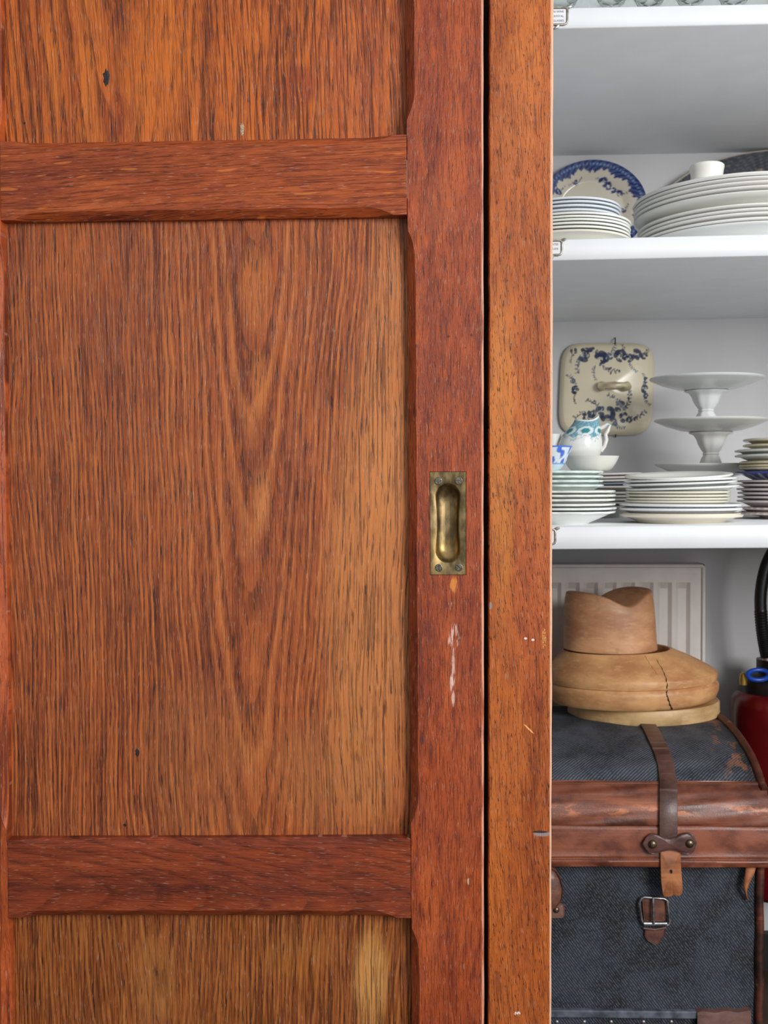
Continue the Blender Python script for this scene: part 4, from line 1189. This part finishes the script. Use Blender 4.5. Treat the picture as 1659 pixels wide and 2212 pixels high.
# radial quads from the hole to the outline keep the punched hole open
M_ = 260
out_pts = []
per_ = [0]
for i in range(len(front)): per_.append(per_[-1]+(front[(i+1) % len(front)]-front[i]).length)
for k in range(M_):
    d = per_[-1]*k/M_; i = max(j for j in range(len(front)) if per_[j] <= d); t = (d-per_[i])/(per_[i+1]-per_[i])
    out_pts.append(front[i].lerp(front[(i+1) % len(front)], t))
hq = P(*hc, ys)
inn = []
for p in out_pts:
    a = math.atan2(p.z-hq.z, p.x-hq.x); inn.append(Vector((hq.x+0.0022*math.cos(a), ys, hq.z+0.0034*math.sin(a))))
bk_ = Vector((0, 0.0026, 0))
b.quadstrip([[p+bk_ for p in inn], inn, [p.lerp(q, 0.97) for p, q in zip(inn, out_pts)], [q+Vector((0, 0.0008, 0)) for q in out_pts], [q+bk_ for q in out_pts]], True)
tip = b.build('strap_tip', leath_t, trunk, angle=60); tip['label'] = 'tan notched strap tip with a punched hole'
# keeper: waisted leather tab with two studs
kp = [(1387, 1823), (1395, 1808), (1407, 1799), (1418, 1801), (1432, 1808), (1446, 1810), (1460, 1806), (1475, 1799), (1488, 1798), (1498, 1803), (1505, 1820), (1499, 1838), (1490, 1845), (1476, 1843), (1462, 1838), (1446, 1836), (1430, 1839), (1414, 1844), (1402, 1844)]
def tab(pts_, Y, th, name, mat, parent, dome=0.0):
    M2 = 110; fr = [P(x, y, Y) for x, y in pts_]; pr = [0]
    for i in range(len(fr)): pr.append(pr[-1]+(fr[(i+1) % len(fr)]-fr[i]).length)
    o_ = []
    for k in range(M2):
        d = pr[-1]*k/M2; i = max(j for j in range(len(fr)) if pr[j] <= d+1e-12); i = min(i, len(fr)-1); t = (d-pr[i])/(pr[i+1]-pr[i]); o_.append(fr[i].lerp(fr[(i+1) % len(fr)], t))
    o_ = [(o_[k-1]+o_[k]*2+o_[(k+1) % M2])/4 for k in range(M2)]
    c_ = sum(o_, Vector())/M2
    rows = [[q+Vector((0, 0, 0)) for q in o_], [q+Vector((0, -th*0.7, 0)) for q in o_], [c_.lerp(q, 0.96)+Vector((0, -th, 0)) for q in o_], [c_.lerp(q, 0.90)+Vector((0, -th*0.8, 0)) for q in o_], [c_.lerp(q, 0.86)+Vector((0, -th*1.05, 0)) for q in o_],
            [c_.lerp(q, 0.5)+Vector((0, -th-dome*0.7, 0)) for q in o_], [c_.lerp(q, 0.02)+Vector((0, -th-dome, 0)) for q in o_]]
    m = MB(); k0 = m.quadstrip(rows, True, flip=True); m.cap([k0+6*M2+i for i in range(M2)])
    return m.build(name, mat, parent, angle=50)
kshine = leather('keeper_leather', rgb(56, 32, 30), rgb(96, 62, 56), rgb(150, 120, 116), 0.28, 0.3, 20)
keeper = tab(kp, 1.5690, 0.0026, 'strap_keeper', kshine, trunk, dome=0.0016)
stud = plain('aged_stud', rgb(120, 104, 82), 0.3, 0.9, var=0.2, scale=200)
def studm(px, py, Y, r, parent, org):
    q = P(px, py, Y); m = MB(); rows = []
    for k in range(8):
        a = PI/2*k/7; rows.append([(q.x+r*math.cos(a)*math.cos(2*PI*j/20), Y-r*0.7*math.sin(a), q.z+r*math.cos(a)*math.sin(2*PI*j/20)) for j in range(20)])
    m.quadstrip(rows, True)
    o = m.build('stud', stud, None, origin=org); o.parent = parent; o.location = (0, 0, 0); return o
studm(1409.5, 1823.5, 1.5664, 0.0066, keeper, Vector(trunk['_org'])); studm(1489.5, 1822, 1.5664, 0.0066, keeper, Vector(trunk['_org']))
# buckle with leather tab
yb2 = YTF-0.006
lt = tab([(1392, 2006), (1391, 2020), (1397, 2030), (1414, 2041), (1424, 2036), (1436, 2016), (1437, 2004)], YTF-0.001, 0.003, 'buckle_tab', leather('tab_leather', rgb(64, 36, 32), rgb(110, 68, 56), rgb(150, 100, 84), 0.4, 0.3, 25), trunk)
ltop = tab([(1386, 1940), (1390, 1936), (1400, 1934), (1412, 1936), (1424, 1934), (1436, 1937), (1440, 1950), (1436, 1990), (1390, 1990)], YTF-0.001, 0.002, 'buckle_billet', leather('billet_leather', rgb(60, 34, 28), rgb(126, 76, 56), rgb(180, 130, 100), 0.5, 0.4, 28), trunk)
buckm = plain('buckle_steel', rgb(172, 172, 172), 0.25, 0.95, var=0.25, scale=120)
b = MB()
fr = [(1384, 1944), (1386, 1940), (1392, 1938), (1434, 1941), (1441, 1945), (1442, 1952), (1447, 1990), (1445, 1997), (1440, 1999), (1393, 1997), (1388, 1993), (1386, 1986), (1381, 1950), (1384, 1944)]
b.tube([P(x, y, yb2) for x, y in fr], 0.0021, 10)
b.tube([P(1390, 1995, yb2-0.0005), P(1440, 1995, yb2-0.0005)], 0.0036, 14)
b.tube([P(1411, 1938, yb2-0.001), P(1411, 1955, yb2-0.003), P(1412, 1996, yb2-0.004)], 0.0021, 10)
bk2 = b.build('buckle', buckm, trunk)
b = MB(); b.tube([P(1390, 2005, YTF-0.0055), P(1414, 2008, YTF-0.0062), P(1439, 2004, YTF-0.0055)], 0.0016, 10); b.build('tab_loop', leath_s, trunk)
# side handle end at the left, with stud, and curled strap end at the right
tab([(1160, 1880), (1188, 1868), (1199, 1873), (1209, 1892), (1215, 1915), (1212, 1940), (1200, 1955), (1185, 1962), (1160, 1962)], 1.588, 0.012, 'handle_end', leather('handle_leather', rgb(70, 44, 38), rgb(128, 84, 66), rgb(176, 112, 76), 0.4, 0.4, 31), trunk, dome=0.006)
hp_ = tab([(1170, 1951), (1210, 1950), (1217, 1953), (1219, 1960), (1219, 1978), (1214, 1982), (1170, 1982)], YTF-0.0005, 0.003, 'handle_plate', leather('plate_leather', rgb(66, 40, 36), rgb(120, 84, 72), rgb(150, 110, 90), 0.4, 0.3, 35), trunk)
studm(1201.5, 1965.5, YTF-0.0035, 0.0048, hp_, Vector(trunk['_org']))
b = MB(); cpts = [(1624, 1870, 15), (1622, 1885, 14), (1619, 1897, 12.5), (1614, 1910, 9), (1611, 1922, 6), (1612, 1930, 4), (1613, 1937, 2.5), (1616, 1945, 2)]
rows_ = []
for i, (x, y, w) in enumerate(cpts):
    Yq = 1.588-0.006*math.sin(i*0.6); q = P(x, y, Yq); w_ = w*1.588/F_PX
    rows_.append([(q.x-w_, Yq+0.004, q.z), (q.x-w_*0.6, Yq-0.001, q.z), (q.x, Yq-0.002, q.z), (q.x+w_*0.7, Yq+0.001, q.z+w_*0.2), (q.x+w_, Yq+0.006, q.z+w_*0.3), (q.x, Yq+0.003, q.z)])
b.quadstrip(rows_, True); o = b.build('strap_end', leath_t, trunk, subsurf=2); o['label'] = 'curled tan strap end'

# ------------------------------------------------------------------ hat blocks
def blockwood(name, a, b_, c_, seed, crackfn=None):
    k = Mat(name)
    n = k.noise(k.x*14+seed, k.y*14, k.z*30, 5, 0.6); f = k.noise(k.x*50+seed, k.y*50, k.z*160, 4, 0.55); s_ = k.noise(k.x*45+seed, k.y*45, k.z*45, 6, 0.7)
    c = k.mix(n.step(0.32, 0.68), a, b_)
    c = k.mix(f.step(0.5, 0.75)*0.45, c, c_)
    c = k.mix(s_.step(0.58, 0.72)*0.35, c, (a[0]*0.45, a[1]*0.4, a[2]*0.4, 1))
    k.set('Base Color', c).set('Roughness', 0.48).bump(s_, 0.25, 0.0008)
    return k.m
bw1 = blockwood('crown_wood', rgb(178, 122, 86), rgb(212, 158, 114), rgb(230, 186, 136), 1)
bw2 = blockwood('brim_wood', rgb(184, 128, 84), rgb(220, 166, 112), rgb(234, 190, 136), 5)
bw3 = blockwood('base_wood', rgb(176, 138, 92), rgb(206, 172, 122), rgb(220, 186, 134), 9)
crackm = plain('crack', rgb(34, 20, 14), 0.9)
YB = 1.868
# base centre on the lid
bcx, bcz = PX(1389, 1560, YB), PZ(1389, 1574, YB-0.100)+0.0065
TILT = -0.024                                           # leans to the left, as the lid is domed
def tiltM(c): return Matrix.Translation(c) @ Matrix.Rotation(-TILT*-1.0, 4, 'Y') @ Matrix.Translation(-Vector(c))
pivot = Vector((bcx, YB, bcz))
TM = Matrix.Translation(pivot) @ Matrix.Rotation(TILT, 4, 'Y') @ Matrix.Rotation(0.0, 4, 'X') @ Matrix.Translation(-pivot)
s_b = YB/F_PX
brim = thing('brim_block', tuple(pivot), 'round pale wooden hat brim block with a crack, lying on the trunk lid', 'hat block')
brim['_org'] = tuple(pivot)
RY = 0.78
b = MB(); rows_ = []; nA = 160
bR = 161*s_b; z0 = bcz-0.004
for r, z in ((0.001, 0.0), (bR-0.003, 0.0), (bR, 0.002), (bR*1.0, 0.024), (bR-0.002, 0.0265), (0.001, 0.0265)):
    rows_.append([(bcx+r*math.cos(2*PI*j/nA), YB+r*RY*math.sin(2*PI*j/nA), z0+z) for j in range(nA)])
b.quadstrip(rows_, True); b.xform(TM); o = b.build('base_plate', bw3, brim, angle=50)
mcx = PX(1366, 1500, YB); mR = 183*s_b; z1 = z0+0.0268
profm = [(0.80, 0.0), (0.93, 0.002), (0.975, 0.008), (0.995, 0.018), (1.0, 0.027), (0.993, 0.0315), (0.972, 0.034), (0.964, 0.0355), (0.985, 0.037), (0.992, 0.042), (0.990, 0.050), (0.968, 0.0530), (0.93, 0.0585), (0.86, 0.0670), (0.78, 0.0755), (0.70, 0.0830), (0.645, 0.0885), (0.625, 0.0900), (0.612, 0.0890), (0.605, 0.080), (0.60, 0.04)]
ccx_off = -34*s_b; ccy_off = 0.0
def brim_pt(q, z, a):
    # the hat opening sits off-centre, so inner rings drift towards it
    k_ = max(0.0, (1.0-q)/0.42); k_ = min(1.0, k_)
    return (mcx+ccx_off*k_+q*mR*math.cos(a)*(1.0), YB+q*mR*RY*math.sin(a), z1+z)
for_rows = [[brim_pt(q, z, 2*PI*j/nA) for j in range(nA)] for q, z in profm]
b = MB(); b.quadstrip(for_rows, True); b.xform(TM); b.build('brim', bw2, brim, angle=40)
# crack: thin dark wedge following the surface
def on_brim(px, prof_i):
    return None
crack_px = [(1393, 1417), (1402, 1432), (1412, 1446), (1424, 1463)], [(1418, 1425), (1430, 1445), (1438, 1462), (1441, 1480), (1440, 1500), (1442, 1506), (1447, 1522), (1452, 1532), (1457, 1545)]
from mathutils.bvhtree import BVHTree
def surf_tree(ob):
    me = ob.data; org = Vector(ob.parent['_org']) if ob.parent else ob.location
    return BVHTree.FromPolygons([Vector(v.co)+org for v in me.vertices], [tuple(p.vertices) for p in me.polygons])
brim_ob = [o for o in brim.children if o.name.startswith('brim')][0] if brim.children else None
brim_ob = [o for o in bpy.data.objects if o.parent == brim and o.data.materials[0] == bw2][0]
bt = surf_tree(brim_ob)
def hit(px, py, tree):
    d = (P(px, py, 2.0)-CAM).normalized(); h = tree.ray_cast(CAM, d); return h[0]
def crackline(pts_, w0, w1):
    dense = []
    for i in range(len(pts_)-1):
        for k in range(5):
            t = k/5; dense.append((lerp(pts_[i][0], pts_[i+1][0], t)+math.sin(i*9+k*2.1)*0.7, lerp(pts_[i][1], pts_[i+1][1], t)))
    dense.append(pts_[-1])
    hs = [hit(x, y, bt) for x, y in dense]; hs = [h for h in hs if h is not None]
    if len(hs) < 3: return None
    m = MB(); m.tube([h for h in hs], [lerp(w0, w1, i/(len(hs)-1))*(0.8+0.3*math.sin(i*1.7)) for i in range(len(hs))], 6, flat=0.5)
    return m
m_ = crackline(crack_px[1], 0.0007, 0.0018)
if m_: m_.build('crack', crackm, brim)
m_ = crackline(crack_px[0], 0.0005, 0.0003)
if m_: m_.build('crack', plain('fine_crack', rgb(120, 72, 40), 0.8), brim)
# crown
ck = Vector((PX(1318, 1400, YB-0.005), YB-0.005, 0))
cR = 100*s_b; zcb = PZ(1318, 1411, YB-0.064)
crown = thing('crown_block', (ck.x, ck.y, zcb), 'brown wooden hat crown block with a creased top, set in the brim block', 'hat block')
b = MB(); rows_ = []; nC, mC = 144, 30
Hc = 0.1055
gax = math.radians(-62)                                # crease runs from back-left to front-right
gx, gy = math.cos(gax), math.sin(gax)
def crease(x, y):
    d = (-gy*(x) + gx*(y))                             # distance across the crease
    d -= 0.002
    return -0.024*math.exp(-(d/0.034)**2) + 0.003*(x/0.08)
def ctop(x, y):
    rr = math.hypot(x/(cR*0.95), y/(cR*0.74))
    return Hc + crease(x, y) - 0.004*max(0, rr)**3 + 0.05*(y)*0.12
ringsz = [i/18 for i in range(19)]
for q_, z_ in ((0.78, -0.035), (0.80, -0.002), (0.97, 0.0)):
    rows_.append([(ck.x+cR*q_*math.cos(2*PI*j/nC), ck.y+cR*0.74*q_*math.sin(2*PI*j/nC), zcb+z_) for j in range(nC)])
for f_ in ringsz:                                      # wall, tucked in below the opening
    row = []
    for j in range(nC):
        a = 2*PI*j/nC; rr = cR*(1.0 - 0.055*f_ - 0.035*f_**9)
        off_ = -0.004*f_
        x, y = rr*math.cos(a), rr*0.72*math.sin(a)
        zt_ = ctop(x, y)-0.005
        row.append((ck.x+x+off_, ck.y+y, zcb+zt_*f_))
    rows_.append(row)
for f_ in (0.985, 0.955, 0.90, 0.8, 0.68, 0.55, 0.4, 0.25, 0.1, 0.01):
    row = []
    for j in range(nC):
        a = 2*PI*j/nC; rr = cR*0.925*f_
        x, y = rr*math.cos(a), rr*0.72*math.sin(a)
        e_ = {0.985: 0.0025, 0.955: 0.0008}.get(f_, 0.0)
        row.append((ck.x+x-0.004, ck.y+y, zcb+ctop(x, y)-e_))
    rows_.append(row)
b.quadstrip(rows_, True)
CT = Matrix.Translation(Vector((ck.x, ck.y, zcb))) @ Matrix.Rotation(0.006, 4, 'Y') @ Matrix.Rotation(0.03, 4, 'X') @ Matrix.Translation(-Vector((ck.x, ck.y, zcb)))
b.xform(CT); b.build('crown', bw1, crown, angle=60)

# ------------------------------------------------------------------ fire extinguisher
YE = 1.965
ex = PX(1669, 1700, YE); er = 89*YE/F_PX; ez1 = PZ(1669, 1488, YE); ez0 = PZ(1669, 1922, YE)
ext = thing('fire_extinguisher', (ex, YE, ez0), 'dark red fire extinguisher with black hose behind the trunk', 'fire extinguisher')
redm = plain('red_enamel', rgb(92, 6, 9), 0.25, var=0.1)
blk = plain('black_rubber', rgb(14, 14, 15), 0.35)
b = MB(); rows_ = []
for r, z in ((0.001, ez0), (er*0.9, ez0), (er, ez0+0.008), (er, ez1-0.028), (er*0.97, ez1-0.016), (er*0.88, ez1-0.006), (er*0.70, ez1+0.001), (er*0.3, ez1+0.006), (0.001, ez1+0.007)):
    rows_.append([(ex+r*math.cos(2*PI*j/64), YE+r*math.sin(2*PI*j/64), z) for j in range(64)])
b.quadstrip(rows_, True); b.build('cylinder', redm, ext, angle=40)
b = MB(); rows_ = []
for r, z in ((0.062, ez1-0.004), (0.063, ez1+0.012), (0.060, ez1+0.022), (0.045, ez1+0.030), (0.03, ez1+0.034), (0.03, ez1+0.055), (0.001, ez1+0.056)):
    rows_.append([(ex+r*math.cos(2*PI*j/48), YE+r*math.sin(2*PI*j/48), z) for j in range(48)])
b.quadstrip(rows_, True); b.build('valve_head', blk, ext)
b = MB(); b.tube([P(1606, 1479, 1.92), P(1606, 1467, 1.92), P(1606, 1456, 1.92), P(1606, 1453, 1.92)], [0.0065, 0.007, 0.006, 0.003], 16); b.build('brass_valve', plain('brass_yellow', rgb(200, 168, 80), 0.3, 0.8), ext)
b = MB(); b.tube([P(1638+23*math.cos(a), 1458+11*math.sin(a), 1.905-0.01*math.sin(a)) for a in [2*PI*i/28 for i in range(29)]], 0.0042, 12, caps=False); b.build('safety_ring', plain('blue_plastic', rgb(20, 70, 170), 0.35), ext)
hpx = [(1662, 1448), (1660, 1438), (1658, 1425), (1653, 1400), (1648, 1370), (1644, 1330), (1643, 1290), (1648, 1250), (1658, 1215), (1675, 1185), (1700, 1170), (1730, 1180)]
hs_ = [P(x, y, 1.955) for x, y in hpx]
dense = []
for i in range(len(hs_)-1):
    p0, p1, p2, p3 = hs_[max(i-1, 0)], hs_[i], hs_[i+1], hs_[min(i+2, len(hs_)-1)]
    for k in range(14):
        t = k/14; dense.append(0.5*((2*p1)+(-p0+p2)*t+(2*p0-5*p1+4*p2-p3)*t*t+(-p0+3*p1-3*p2+p3)*t**3))
rad_ = []
z_lo, z_hi = PZ(1655, 1418, 1.955), PZ(1648, 1318, 1.955)
for i, p in enumerate(dense): rad_.append(0.0108+(0.0011*(i % 2) if z_lo < p.z < z_hi else 0.0))
b = MB(); b.tube(dense, rad_, 16); b.build('hose', blk, ext)
b = MB(); b.tube([P(1661, 1447, 1.955), P(1659, 1432, 1.955), P(1658, 1420, 1.955)], [0.012, 0.0125, 0.0115], 16); b.build('hose_fitting', plain('fitting_steel', rgb(180, 176, 168), 0.3, 0.9), ext)
b = MB(); b.box(ex-0.02, ex+0.02, YE+er-0.004, D2-0.0005, ez1-0.10, ez1-0.04); b.build('wall_bracket', blk, ext, smooth=False)

for o in list(bpy.data.objects):
    if '_org' in o: del o['_org']
